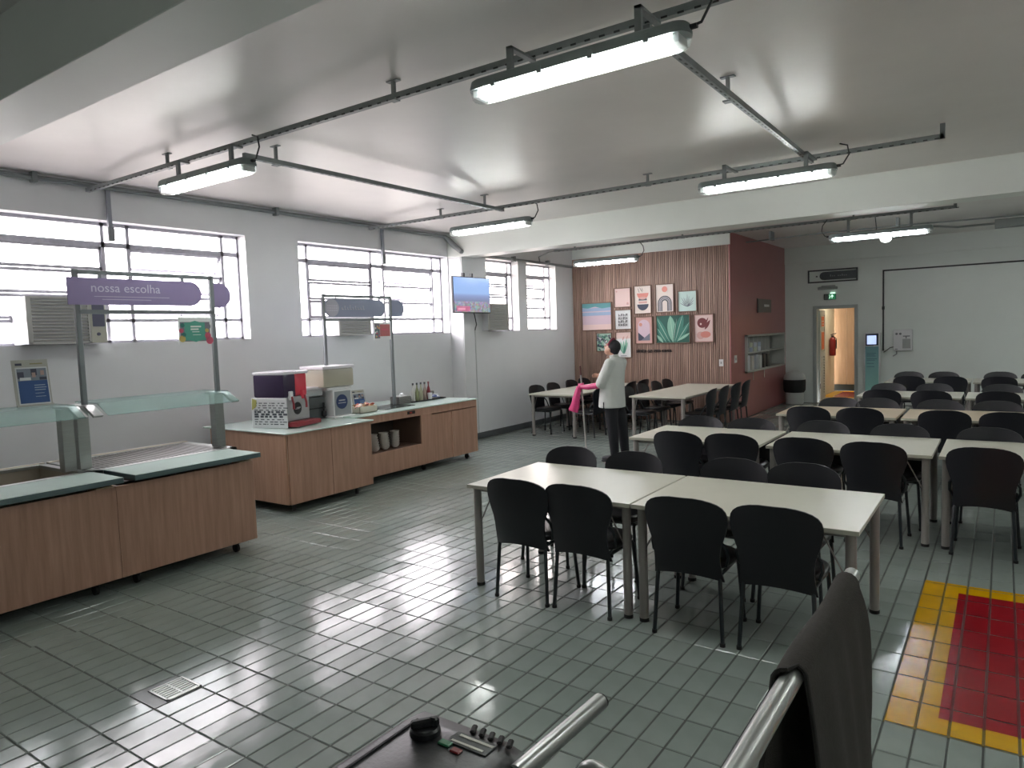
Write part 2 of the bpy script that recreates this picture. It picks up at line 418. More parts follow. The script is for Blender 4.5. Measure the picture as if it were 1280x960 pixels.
# corridor beyond the door
CORW = mat('corridor_wall_paint', 'cfc9b6', .5, var=.03); CORF = mat('corridor_floor', '9aa09a', .2, var=.05)
struct(G().box((-4.3, YF+.2, -.2), (-1.6, 22.2, 0)).build('floor_corridor', CORF, smooth=False))
struct(G().box((-4.3, YF+.2, 2.7), (-1.6, 22.2, 2.85)).build('ceiling_corridor', CORW, smooth=False))
struct(G().box((-4.3, YF+.2, -.1), (-3.68, 20.2, 2.8)).build('wall_corridor_left', CORW, smooth=False))
struct(G().box((-1.8, YF+.2, -.1), (-1.6, 22.2, 2.8)).build('wall_corridor_right', CORW, smooth=False))
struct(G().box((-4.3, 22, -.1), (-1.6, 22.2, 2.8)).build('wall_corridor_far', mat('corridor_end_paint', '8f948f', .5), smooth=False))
WPAN = mat('tan_wood_door', 'a5876a', .4, col2='b5977a', scale=3, stretch=(8, 8, .6))
wp = thing('wood_panel', (-2.9, 20.4, 0), 'tan wooden panel door seen through the open doorway', 'door')
for k in range(4): G().box((-3.95+.54*k, 20.4, .16), (-3.415+.54*k, 20.45, 2.69), .003).build('panel', WPAN, wp)
G().box((-3.95, 20.38, 0), (-1.81, 20.47, .16)).build('plinth', mat('plinth_dark', '2f3330', .5), wp)
cm = thing('corridor_floor_marking', (-3.0, 19.3, .001), 'red floor mark with yellow edge inside the doorway', 'floor marking')
G().box((-3.66, 18.4, .001), (-2.2, 20.2, .003)).build('yellow_edge', YEL, cm); G().box((-3.42, 18.55, .003), (-2.2, 19.9, .005)).build('red_patch', RED, cm)
cl = bpy.data.lights.new('corridor_lamp', 'AREA'); cl.energy = 7; cl.size = .5; cl.color = (1, .9, .72)
clo = bpy.data.objects.new('corridor_lamp', cl); COL.objects.link(clo); clo.location = (-3.0, 18.9, 2.66)
EXTR = mat('extinguisher_red', '7a1a16', .3)
ex = thing('fire_extinguisher', (-3.66, 19.5, .94), 'red fire extinguisher hanging on the pale wall inside the doorway', 'fire extinguisher')
G().lathe([(.01, 1.0), (.075, 1.01), (.08, 1.06), (.08, 1.40), (.06, 1.46), (.02, 1.49)], (-3.59, 19.5, -.04), 14).build('cylinder', EXTR, ex)
G().box((-3.62, 19.47, 1.44), (-3.56, 19.53, 1.49)).obox((-3.57, 19.5, 1.52), (.14, .02, .02), 0, 0, 0, -.3).build('valve_handle', BLACKM, ex)
G().tube([(-3.57, 19.5, 1.46), (-3.49, 19.46, 1.4), (-3.49, 19.44, 1.15)], .012, 6).build('hose', RUBBER, ex)
OR = mat('orange_print', 'd8662c', .5)
for nm, z0, z1, lb in (('upper', 1.72, 1.98, 'small orange poster high on the white door leaf in the doorway'), ('lower', 1.18, 1.62, 'larger orange poster low on the white door leaf in the doorway')):
    g = G(); g.mat(1).prism([(.18, z0), (.62, z0), (.62, z1), (.18, z1)], leaf, -.022, -.006)
    g.mat(0).prism([(.2, z0+.02), (.6, z0+.02), (.6, z1-.02), (.2, z1-.02)], leaf, -.024, -.0215)
    if z1 > 1.8: g.mat(1).prism([(.25, z0+.06), (.55, z0+.06), (.55, z0+.08), (.25, z0+.08)], leaf, -.0255, -.0235).prism([(.25, z0+.12), (.5, z0+.12), (.5, z0+.15), (.25, z0+.15)], leaf, -.0255, -.0235)
    tag(g.build('poster', [OR, mat('pale_print', 'd8c8b4', .5)]), lb, 'poster')

# unseen ground outside the windows, added to dim the light on the ceiling
struct(G().box((-70, -40, -1.3), (XL-.3, 60, -1.2)).build('ground', mat('yard_concrete', '8f8c86', .9, var=.1, scale=.5), smooth=False))
# --- windows: steel frame, fixed panes all round, three tilting vents per bay
def window(name, X, y0, y1, bays, sill_ac=None, warm=False, openbays=()):
    xf = X-.18; g = G(); t = .019
    def bar(a, b, c, d, dx=.02): g.box((xf-dx, a, c), (xf+dx, b, d))
    bar(y0, y1, WZ0, WZ0+.03); bar(y0, y1, WZ1-.035, WZ1); bar(y0, y0+.025, WZ0, WZ1); bar(y1-.025, y1, WZ0, WZ1)
    zt, zb = 2.935, 2.115
    bar(y0, y1, zt-t*1.4, zt+t*1.4); bar(y0, y1, zb-t, zb+t)
    for a, b in bays: bar(a-t, a+t, WZ0, WZ1); bar(b-t, b+t, WZ0, WZ1)
    wn = struct(g.build(name, STEEL, smooth=False)); pm = PANEW if warm else PANE
    def pane(a, b, c, d, par=wn): G().box((xf-.003, a, c), (xf+.003, b, d)).build('pane', pm, par, smooth=False)
    cuts = [y0+.025]
    for a, b in bays: cuts += [a, b]
    cuts.append(y1-.025)
    for i in range(len(cuts)-1):
        a, b = cuts[i]+t, cuts[i+1]-t
        if b-a < .04: continue
        pane(a, b, zt+t, WZ1-.025)
        if not any(not (b < s0 or a > s1) for s0, s1 in (sill_ac or [])): pane(a, b, WZ0+.025, zb-t)
        if i % 2 == 0: pane(a, b, zb+t, zt-t)
    hh = (zt-zb-2*t)/3
    nv = 3 if hh > .2 else 3
    for bi, (a, b) in enumerate(bays):
        for k in range(3 if not warm else 4):
            kk = 3 if not warm else 4; h2 = (zt-zb-2*t)/kk
            c = zb+t+k*h2; d = c+h2
            if sill_ac and any(not (b < s0 or a > s1) for s0, s1 in sill_ac) and warm and k < 1: continue
            op = bi in openbays; ang = math.radians(28 if op else 0)
            M = Matrix.Translation((xf, 0, d-.006)) @ Matrix.Rotation(ang, 4, 'Y')
            hb = h2-.008; bw = .016
            gg = G()
            for (p, q, r, s2) in ((a+t, b-t, -bw*2, 0), (a+t, b-t, -hb, -hb+bw*2), (a+t, a+t+bw*1.6, -hb, 0), (b-t-bw*1.6, b-t, -hb, 0)):
                gg.box((-.012, p, r), (.012, q, s2), 0, M)
            sash = gg.build('vent_sash', STEEL, wn, smooth=False)
            G().box((-.003, a+t+bw, -hb+bw), (.003, b-t-bw, -bw), 0, M).build('pane', pm, sash, smooth=False)
            if op:   # stay arms
                e = M @ Vector((0, b-t, -hb)); G().tube([(xf, b-t, c+.02), e], .008, 5).tube([(xf, a+t, c+.02), (e.x, a+t, e.z)], .008, 5).build('stay_arm', STEEL, sash)
    return wn
window('window_1', XL, 2.3, 5.45, [(2.55, 3.8), (4.07, 5.22)], [(2.88, 3.66)], openbays=(1,))
window('window_2', XL, 6.26, 9.385, [(6.52, 7.74), (8.0, 9.16)], [(6.6, 7.4)], openbays=(1,))
window('window_3', XW, 10.09, 11.10, [(10.12, 10.96)], [(9.9, 10.6)], True)
window('window_4', XW, 11.39, 12.46, [(11.42, 12.28)], None, True, openbays=(0,))

# --- air conditioners standing in the window openings
def aircon(x, y0, y1, z0, z1, label, side):
    t = thing('air_conditioner', (x, (y0+y1)/2, z0), label, 'air conditioner', 'window air conditioners')
    M1 = mat('aircon_grey', 'b6b8ba', .5, var=.05); M2 = mat('aircon_frame', 'b2b2ad', .45); M3 = mat('aircon_dark', '55566a', .5)  # greys raised to carry the haze of the window behind
    yp = y0+(y1-y0)*.78 if side else y1
    G().box((x-.45, y0, z0), (x-.02, y1, z1), .006).build('housing', M1, t)
    g = G().box((x-.02, y0-.015, z0), (x+.0, y0+.03, z1), .004).box((x-.02, yp-.02, z0), (x, yp, z1)).box((x-.02, y0, z0), (x, yp, z0+.02)).box((x-.02, y0, z1-.02), (x, yp, z1))
    g.build('grille_frame', M2, t)
    n = 13 if z1-z0 > .3 else 6
    for k in range(n):
        z = z0+.03+(z1-z0-.05)*k/n
        G().obox((x-.008, (y0+.03+yp-.02)/2, z+.008), (.014, yp-y0-.05, .012), 0, 0, 0, .5).build('grille_slat', M2, t, smooth=False)
    if side:
        G().box((x-.02, yp, z0), (x+.002, y1, z1), .004).build('control_panel', mat('aircon_panel', 'b5b6a8', .45), t)
        G().box((x, yp+.02, z0+(z1-z0)*.36), (x+.008, y1-.02, z1-.02)).build('control_cover', M3, t)
        G().lathe([(.0, 0), (.018, 0), (.016, .015), (.0, .016)], (0, 0, 0), 12, Matrix.Translation((x, yp+.07, z0+.09)) @ Matrix.Rotation(PI/2, 4, 'Y')).build('knob', M3, t)
    return t
aircon(-7.62, 2.89, 3.60, 1.875, 2.34, 'large grey window air conditioner behind the wide serving sign', 1)
aircon(-7.72, 6.82, 7.42, 1.875, 2.10, 'low pale air conditioner in the middle window behind the second sign', 0)
aircon(-7.40, 9.93, 10.52, 1.885, 2.36, 'grey air conditioner beside the wall television', 0)

# ================================================================== CEILING CHANNELS AND LAMPS
ZCH = 3.45
def hanger(g, x, y, z0=ZCH): g.box((x-.012, y-.012, z0), (x+.012, y+.012, CZ)).box((x-.05, y-.02, CZ-.008), (x+.05, y+.02, CZ)).box((x-.03, y-.03, z0-.025), (x+.03, y+.03, z0-.015))
def channel(name, a, b, z, hangers, label, endup=None):
    t = thing(name, ((a[0]+b[0])/2, (a[1]+b[1])/2, z), label, 'conduit')
    g = G(); w_ = .02
    if abs(a[1]-b[1]) < .01: g.box((a[0], a[1]-w_, z-.02), (b[0], a[1]+w_, z+.02))
    else: g.box((a[0]-w_, a[1], z-.02), (a[0]+w_, b[1], z+.02))
    if endup: g.box((endup[0]-.02, endup[1]-w_, z-.02), (endup[0]+.02, endup[1]+w_, CZ))
    ch = g.build('channel', CHANNEL, t, smooth=False)
    # slots row
    g = G(); 
    if abs(a[1]-b[1]) < .01:
        k = a[0]+.1
        while k < b[0]: g.box((k, a[1]-w_-.001, z-.022), (k+.035, a[1]-w_+.004, z-.012)); k += .09
    else:
        k = a[1]+.1
        while k < b[1]: g.box((a[0]-.006, k, z-.0215), (a[0]+.006, k+.035, z-.0195)); k += .09
    tag(g.build('slot', BLACKM, t, smooth=False), kind='stuff')
    for h in hangers:
        gg = G(); hanger(gg, *h, z); gg.build('hanger', CHANNEL, t, smooth=False)
    return t
YA, YC, YE = 3.59, 7.50, 11.62
channel('ceiling_channel', (XL+.05, YA), (2.6, YA), ZCH, [(-6.25, YA), (-3.41, YA), (-.6, YA)], 'long steel channel crossing the ceiling nearest the camera, carrying two lamps')
channel('ceiling_channel', (XL+.1, YC), (-.46, YC), ZCH, [(-6.35, YC), (-3.3, YC)], 'steel channel crossing the ceiling in front of the far beam, end bent up', (-.47, YC))
channel('ceiling_channel', (-5.30, 3.72), (-5.30, YC), ZCH-.04, [(-5.33, 4.07), (-5.33, 7.15)], 'steel channel running towards the television between two cross channels')
channel('ceiling_channel', (-1.57, YA), (-1.57, YC), ZCH-.04, [(-1.6, 5.03)], 'steel channel running lengthwise from the nearest big lamp')
channel('ceiling_channel', (XW+.5, YE), (-.56, YE), 3.36, [(-6.6, YE), (-4.5, YE), (-1.85, YE)], 'steel channel in the rear bay above the slatted wall, end bent up', (-.57, YE))
# conduit along the top of the window wall
wc = thing('wall_conduit', (XL, 3.0, 3.5), 'grey conduit running along the top of the window wall', 'conduit')
g = G().tube([(XL+.04, YB0+.1, 3.52), (XL+.04, 9.28, 3.50)], .026, 8)
g.build('pipe', CHANNEL, wc)
G().tube([(XL+.04, 9.28, 3.50), (XL+.07, 9.34, 3.46), (XL+.16, 9.36, 3.36), (XW+.02, 9.37, 3.24), (XW+.05, 9.46, 3.21), (XW+.05, 9.8, 3.2)], [.03, .045, .05, .045, .035, .028], 10).build('flexible_bend', mat('flex_hose', '85898a', .5, bump=.3, bscale=80), wc)
G().tube([(XW+.04, 9.75, 3.2), (XW+.04, YS-.06, 3.18)], .026, 8).build('pipe', CHANNEL, wc)
for y in (5.9, 3.1, 10.9, 12.1):
    G().box(((XL if y < 9.4 else XW), y-.02, 3.46 if y < 9.4 else 3.15), ((XL if y < 9.4 else XW)+.09, y+.02, 3.56 if y < 9.4 else 3.25)).build('clip', CHANNEL, wc)
for y, zz, lb in ((3.80, 2.98, 'grey cable drop with socket in front of the widest window'), (7.83, 2.98, 'grey cable drop with socket in front of the middle window')):
    d = thing('cable_drop', (XL+.03, y, 3.5), lb, 'cable')
    G().box((XL+.01, y-.02, zz+.1), (XL+.045, y+.02, 3.5)).build('duct', mat('duct_grey', '8d919a', .5), d, smooth=False)
    G().box((XL+.0, y-.035, zz-.03), (XL+.06, y+.035, zz+.12), .008).build('socket_box', CHANNEL, d)
# thin conduit from the slat wall corner
tc_ = thing('corner_conduit', (-6.6, YE, 3.36), 'thin bent conduit joining the rear channel to the window wall', 'conduit')
G().tube([(XW+.5, YE, 3.36), (-7.25, YE+.1, 3.36), (-7.5, YE+.15, 3.3), (XW+.04, YE+.2, 3.2)], .014, 6).build('pipe', CHANNEL, tc_)
ca = thing('rear_cable', (.6, 13.6, 3.4), 'thin dark cable running under the ceiling of the rear bay', 'cable')
G().tube([(-4.1, 13.9, 3.42), (-2.7, 13.55, 3.41), (-1.2, 13.75, 3.42), (.3, 13.9, 3.41), (2.4, 14.2, 3.42)], .014, 6).build('cable', CHANNEL, ca)
for x in (-3.6, -1.5, 1.0): G().box((x-.02, 13.62+abs(x)*.02, 3.40), (x+.02, 13.85+abs(x)*.02, CZ)).build('hanger', CHANNEL, ca)
# PVC pipe with box on the right of the rear bay
pv = thing('ceiling_junction', (.5, 15.0, 3.4), 'dim grey junction box and pipe under the rear ceiling on the right', 'junction box')
G().box((-.15, 14.9, 3.36), (1.5, 15.15, 3.5), .01).build('duct', mat('duct_dim', '7d8280', .6), pv)
G().tube([(-1.1, 15.0, 3.5), (-.7, 15.0, 3.44), (-.15, 15.0, 3.44)], .02, 6).build('pipe', mat('duct_dim', '7d8280', .6), pv)

def lamp(x0, x1, y, zbot, zch, ych, label, cable=1, cool=False, tubes=2):
    L_ = x1-x0; xm = (x0+x1)/2
    t = thing('fluorescent_lamp', (xm, y, zbot), label, 'ceiling lamp', 'sealed fluorescent lamps')
    def rr(x, hw, r=.07, n=6):   # rounded rectangle outline in plan
        P = []
        for cx, cy, a0 in ((x1-r, hw-r, 0), (x0+r, hw-r, 90), (x0+r, -hw+r, 180), (x1-r, -hw+r, 270)):
            for i in range(n+1):
                a = math.radians(a0+90*i/n); P.append((cx+r*math.cos(a), y+cy+r*math.sin(a)))
        return P
    hw = .075
    P = rr(0, hw); top = zbot+.115
    def shrink(P, k): return [(xm+(p[0]-xm)*(1-k/(L_/2)), y+(p[1]-y)*(1-k/hw)) for p in P]
    g = G().rings([[(a, b, zbot+.055) for a, b in P], [(a, b, zbot+.07) for a, b in P], [(a, b, top-.01) for a, b in shrink(P, .008)], [(a, b, top) for a, b in shrink(P, .02)]])
    g.build('housing', LAMPBODY, t)
    g = G().rings([[(a, b, zbot) for a, b in shrink(P, .022)], [(a, b, zbot+.012) for a, b in shrink(P, .01)], [(a, b, zbot+.055) for a, b in P]], cap=False)
    g.add([(a, b, zbot) for a, b in shrink(P, .022)], [tuple(range(len(P)))])
    g.build('cover', CLEAR, t)
    for s in ((-1, 1) if tubes == 2 else (0,)):
        G().tube([(x0+.09, y+s*.034, zbot+.034), (x1-.09, y+s*.034, zbot+.034)], .014, 8).build('tube', TUBEC if cool else TUBE, t)
    for xx in (x0+.06, x1-.06): G().box((xx-.02, y-.055, zbot+.012), (xx+.02, y+.055, zbot+.056), .004).build('lampholder', WHITEP, t)
    for k in range(4):
        xx = x0+.2+(L_-.4)*k/3
        for s in (-1, 1): G().box((xx-.014, y+s*(hw+.004)-.005, zbot+.04), (xx+.014, y+s*(hw+.004)+.005, zbot+.085), .002).build('clip', LAMPBODY, t, smooth=False)
    for xx in (x0+.27, x1-.27): G().box((xx-.018, min(y, ych)-.012, top-.01), (xx+.018, max(y, ych)+.012, zch-.012)) if abs(y-ych) < .03 else G().box((xx-.018, y-.012, top-.01), (xx+.018, y+.012, zch-.02)).box((xx-.018, min(y, ych)-.012, zch-.035), (xx+.018, max(y, ych)+.012, zch-.02)).build('bracket', CHANNEL, t, smooth=False)
    xe = x1 if cable > 0 else x0; s = 1 if cable > 0 else -1
    G().tube([(xe-s*.01, y, top-.03), (xe+s*.05, y, top-.02), (xe+s*.10, y, top+.06), (xe+s*.085, y+.0, top+.14), (xe+s*.02, y, zch-.0)], .007, 6).build('cord', BLACKM, t)
    G().tube([(xe-s*.01, y, top-.03), (xe+s*.03, y, top-.03)], .014, 8).build('gland', BLACKM, t)
lamp(-2.56, -1.24, 3.36, 3.17, ZCH, YA, 'largest bright double-tube lamp hanging nearest the camera')
lamp(-6.20, -4.88, 3.50, 3.17, ZCH, YA, 'bright double-tube lamp nearest the windows on the left')
lamp(-2.58, -1.27, 7.12, 3.17, ZCH, YC, 'double-tube lamp in front of the far beam, right of centre')
lamp(-6.20, -4.88, 7.52, 3.17, ZCH, YC, 'double-tube lamp in front of the far beam, above the television')
lamp(-6.62, -5.30, 11.6, 3.02, 3.36, YE, 'bluish lamp in the rear bay before the slatted wall', 1, True)
lamp(-2.17, -.82, 11.5, 3.02, 3.36, YE, 'bluish lamp in the rear bay before the far white wall', -1, True)
for x, y, z, zc, l in ((.55, 3.56, 3.17, ZCH, 'added unseen double-tube lamp beyond the right edge, level with the nearest one'), (1.6, 7.3, 3.17, ZCH, 'added double-tube lamp out of view before the far beam'), (1.9, 11.6, 3.02, 3.36, 'added double-tube lamp out of view in the rear bay'), (2.2, 15.2, 3.02, 3.36, 'added double-tube lamp out of view beside the far wall'),
                      (2.0, -1.2, 3.17, ZCH, 'added unseen double-tube lamp behind the viewer on the right')):
    lamp(x, x+1.32, y, z, zc, y, l); channel('ceiling_channel', (x-.1, y), (x+1.5, y), zc, [(x+.05, y), (x+1.4, y)], 'short steel channel holding the '+l)  # unseen lamps, added to brighten the room, each on its own channel
b = thing('bulb_lamp', (-1.52, 13.0, 3.1), 'small glowing bulb hanging behind the rightmost rear lamp', 'bulb')
G().tube([(-1.75, 13.0, CZ), (-1.72, 13.0, 3.25)], .008, 6).build('cord', BLACKM, b)
G().tube([(-1.74, 13.0, 3.28), (-1.66, 13.0, 3.2)], .03, 10).build('socket', WHITEP, b)
G().ball((-1.59, 13.0, 3.15), (.085, .075, .06), 14, 8).build('globe', mat('bulb_glow', (.95, 1, .97), .5, emit=2), b)

# ================================================================== FOOD COUNTERS (left)
def hsign(y0, y1, x, z0, z1, zb, base_z, label, txt, back, PUR, name='serving_sign'):
    t = thing(name, (x, (y0+y1)/2, base_z), label, 'sign')
    r = .019
    for y in (y0, y1): G().box((x-r, y-r, base_z), (x+r, y+r, z1), .003).build('post', GREYM, t)
    for z in (z1-.02, zb): G().box((x-r, y0, z-.017), (x+r, y1, z+.017), .003).build('crossbar', GREYM, t)
    return t
PUR1 = mat('purple_sign', '8f80a8', .45, var=.05, scale=3); PURD = mat('purple_sign_dark', '62587a', .45); PALE = mat('sign_letter', 'cfcada', .5)  # purple lightened, backlight haze painted into the sign colour
GRS = mat('grey_sign', '868ca2', .45); GRL = mat('grey_sign_light', 'aaa8b4', .45); CLR = thin_clear('sign_acrylic', 'b9b4bc', .45)  # sign grey lightened the same way for window haze
fx = lambda X: (lambda u, v, t: (X+t, u, v))
s1 = hsign(2.62, 3.78, -6.0, 2.1, 2.45, 2.115, 1.36, 'purple pill-shaped serving sign in a metal frame over the nearest counter', 'nossa escolha', 0, PUR1)
G().prism(pill(2.545, 3.665, 2.17, 2.385, left=False), fx(-5.98), 0, .012).build('front_panel', PUR1, s1)
G().prism(pill(3.80, 3.975, 2.16, 2.385, left=False), fx(-6.006), 0, .012).build('end_panel', PUR1, s1)
text('lettering', 'nossa escolha', .103, (-5.968, 3.0, 2.305), (0, 1, 0), (0, 0, 1), PALE, s1, .001)
G().box((-5.968, 2.74, 2.235), (-5.967, 3.36, 2.239)).box((-5.968, 2.8, 2.212), (-5.967, 3.2, 2.216)).build('underline', PALE, s1)
for y in (2.8, 3.5): G().box((-6.005, y-.01, 2.37), (-5.98, y+.01, 2.43)).build('bracket', GREYM, s1)
s2 = hsign(5.84, 7.0, -6.9, 2.1, 2.39, 2.075, .90, 'grey pill-shaped serving sign in a metal frame over the far counter', '', 0, GRS)
G().prism(pill(5.86, 6.90, 2.11, 2.335), fx(-6.912), 0, .012).build('front_panel', GRS, s2)
G().prism(circ(5.98, 2.222, .11), fx(-6.898), 0, .003).build('round_emblem', GRL, s2)
G().prism(pill(7.02, 7.27, 2.11, 2.335, left=False), fx(-6.906), 0, .012).build('end_panel', GRS, s2)
G().prism([(5.63, 2.09), (5.82, 2.09), (5.82, 2.34), (5.63, 2.34)], fx(-6.905), 0, .004).build('acrylic_sheet', CLR, s2)
for y in (6.05, 6.8): G().box((-6.91, y-.01, 2.33), (-6.90, y+.01, 2.37)).build('bracket', GREYM, s2)
# faint squiggled marks of the unreadable word on the far sign
g = G()
for i in range(9):
    y = 6.14+.045*i; h = (.03, .05, .03, .06, .03, .05, .03, .03, .055)[i]
    g.box((-6.9, y, 2.20), (-6.8985, y+.012, 2.20+h)).box((-6.9, y, 2.20), (-6.8985, y+.03, 2.21))
g.build('lettering', GRL, s2)
g = G()
for i in range(5):
    for k in range(3): g.box((-6.895, 5.90+.035*i, 2.245-.03*k), (-6.8938, 5.92+.035*i, 2.252-.03*k))
g.build('emblem_print', PALE, s2)
# hanging cards on the sign frames
def card(x, y0, y1, z0, z1, label, kind):
    t = thing('hanging_card', (x, (y0+y1)/2, z0), label, 'card')
    fxx = fx(x)
    G().prism([(y0, z0), (y1, z0), (y1, z1), (y0, z1)], fxx, -.006, 0).build('holder', WHITEP, t)
    w_, h_ = y1-y0, z1-z0; g = G()
    ms = [mat('card_green', '4f9a88', .5), mat('card_pink', 'c9566e', .5), mat('card_white', 'd7dbd8', .5), mat('card_rose', 'b06464', .5), mat('card_grey', '777680', .5), mat('card_yellow', 'c0a860', .5), mat('card_darkgreen', '2f6f68', .5)]
    def R(m, a, b, c, d, tt=.001): g.mat(m).prism([(y0+w_*a, z0+h_*c), (y0+w_*b, z0+h_*c), (y0+w_*b, z0+h_*d), (y0+w_*a, z0+h_*d)], fxx, 0, tt)
    def C(m, u, v, r, tt): g.mat(m).prism(circ(y0+w_*u, z0+h_*v, r, 12), fxx, 0, tt)
    if kind == 0:
        R(4, .05, .95, .1, .82); R(0, .18, .8, .14, .8, .002); C(0, .5, .47, .095, .0025)
        for u, v, r, m in ((.1, .2, .03, 5), (.08, .5, .02, 1), (.12, .7, .02, 6), (.88, .3, .03, 1), (.93, .12, .035, 1), (.9, .65, .025, 4), (.86, .5, .018, 5), (.15, .35, .02, 6)): C(m, u, v, r, .003)
        R(2, .36, .68, .62, .68, .0035); R(2, .36, .6, .52, .58, .0035); R(2, .4, .62, .44, .47, .0035); R(2, .42, .66, .33, .35, .0035)
    elif kind == 1:
        R(4, .04, .35, .08, .92)
        for q in range(14): C((2, 5, 6, 1)[q % 4], .06+.26*random.random(), .12+.75*random.random(), .012, .002+q*.0001)
        R(3, .36, .97, .2, .88, .002); R(1, .45, .85, .55, .62, .003)
    g.build('print', ms, t)
    for u in (.12, .88): G().box((x-.004, y0+w_*u-.003, z1), (x-.001, y0+w_*u+.003, z1+.03)).build('hook', GREYM, t)
card(-5.98, 3.43, 3.745, 1.83, 2.07, 'green card with flowers hanging from the purple sign frame', 0)
card(-6.88, 6.66, 6.965, 1.80, 2.035, 'reddish patterned card hanging from the grey sign frame', 1)

def leaflet(cx, cy, z, w_, h_, lean, rz, label):
    t = thing('leaflet_stand', (cx, cy, z), label, 'leaflet stand')
    M = Matrix.Translation((cx, cy, z)) @ Matrix.Rotation(rz, 4, 'Z') @ Matrix.Rotation(-lean, 4, 'Y')
    F = lambda u, v, tt: M @ Vector((tt, u*w_, v*h_))
    ac = thin_clear('acrylic', 'cfd0cc', .35)
    G().prism([(-.5, 0), (.5, 0), (.5, 1), (-.5, 1)], F, -.004, 0).prism([(-.5, 0), (.5, 0), (.5, .03), (-.5, .03)], F, 0, .03).build('acrylic_holder', mat('acrylic_back', 'a9a8a0', .3), t)
    g = G(); ms = [mat('leaf_white', 'cfd2d4', .5), mat('leaf_blue', '2c4f86', .5), mat('leaf_photo', '77808c', .5), mat('leaf_dark', '35384a', .5), mat('leaf_skin', 'a88d84', .5), mat('leaf_text', '9fb0c6', .5), mat('leaf_gold', '8d8660', .5)]
    def R(m, a, b, c, d, tt): g.mat(m).prism([(a-.5, c), (b-.5, c), (b-.5, d), (a-.5, d)], F, 0, tt)
    R(0, .08, .96, .04, .84, .002); R(1, .12, .93, .07, .55, .003); R(2, .12, .93, .55, .81, .003); R(3, .12, .3, .60, .74, .004); R(3, .5, .66, .66, .8, .004); R(4, .52, .62, .62, .72, .005)
    R(4, .76, .86, .66, .76, .005); R(3, .72, .92, .56, .62, .004); R(0, .18, .48, .56, .62, .0045)
    R(5, .55, .85, .44, .455, .004); R(5, .55, .88, .39, .405, .004); R(5, .55, .85, .34, .355, .004); R(5, .55, .8, .27, .28, .004); R(5, .55, .84, .2, .21, .004)
    R(6, .5, .85, .9, .925, .002); R(3, .1, .28, .88, .93, .002)
    g.build('leaflet', ms, t)
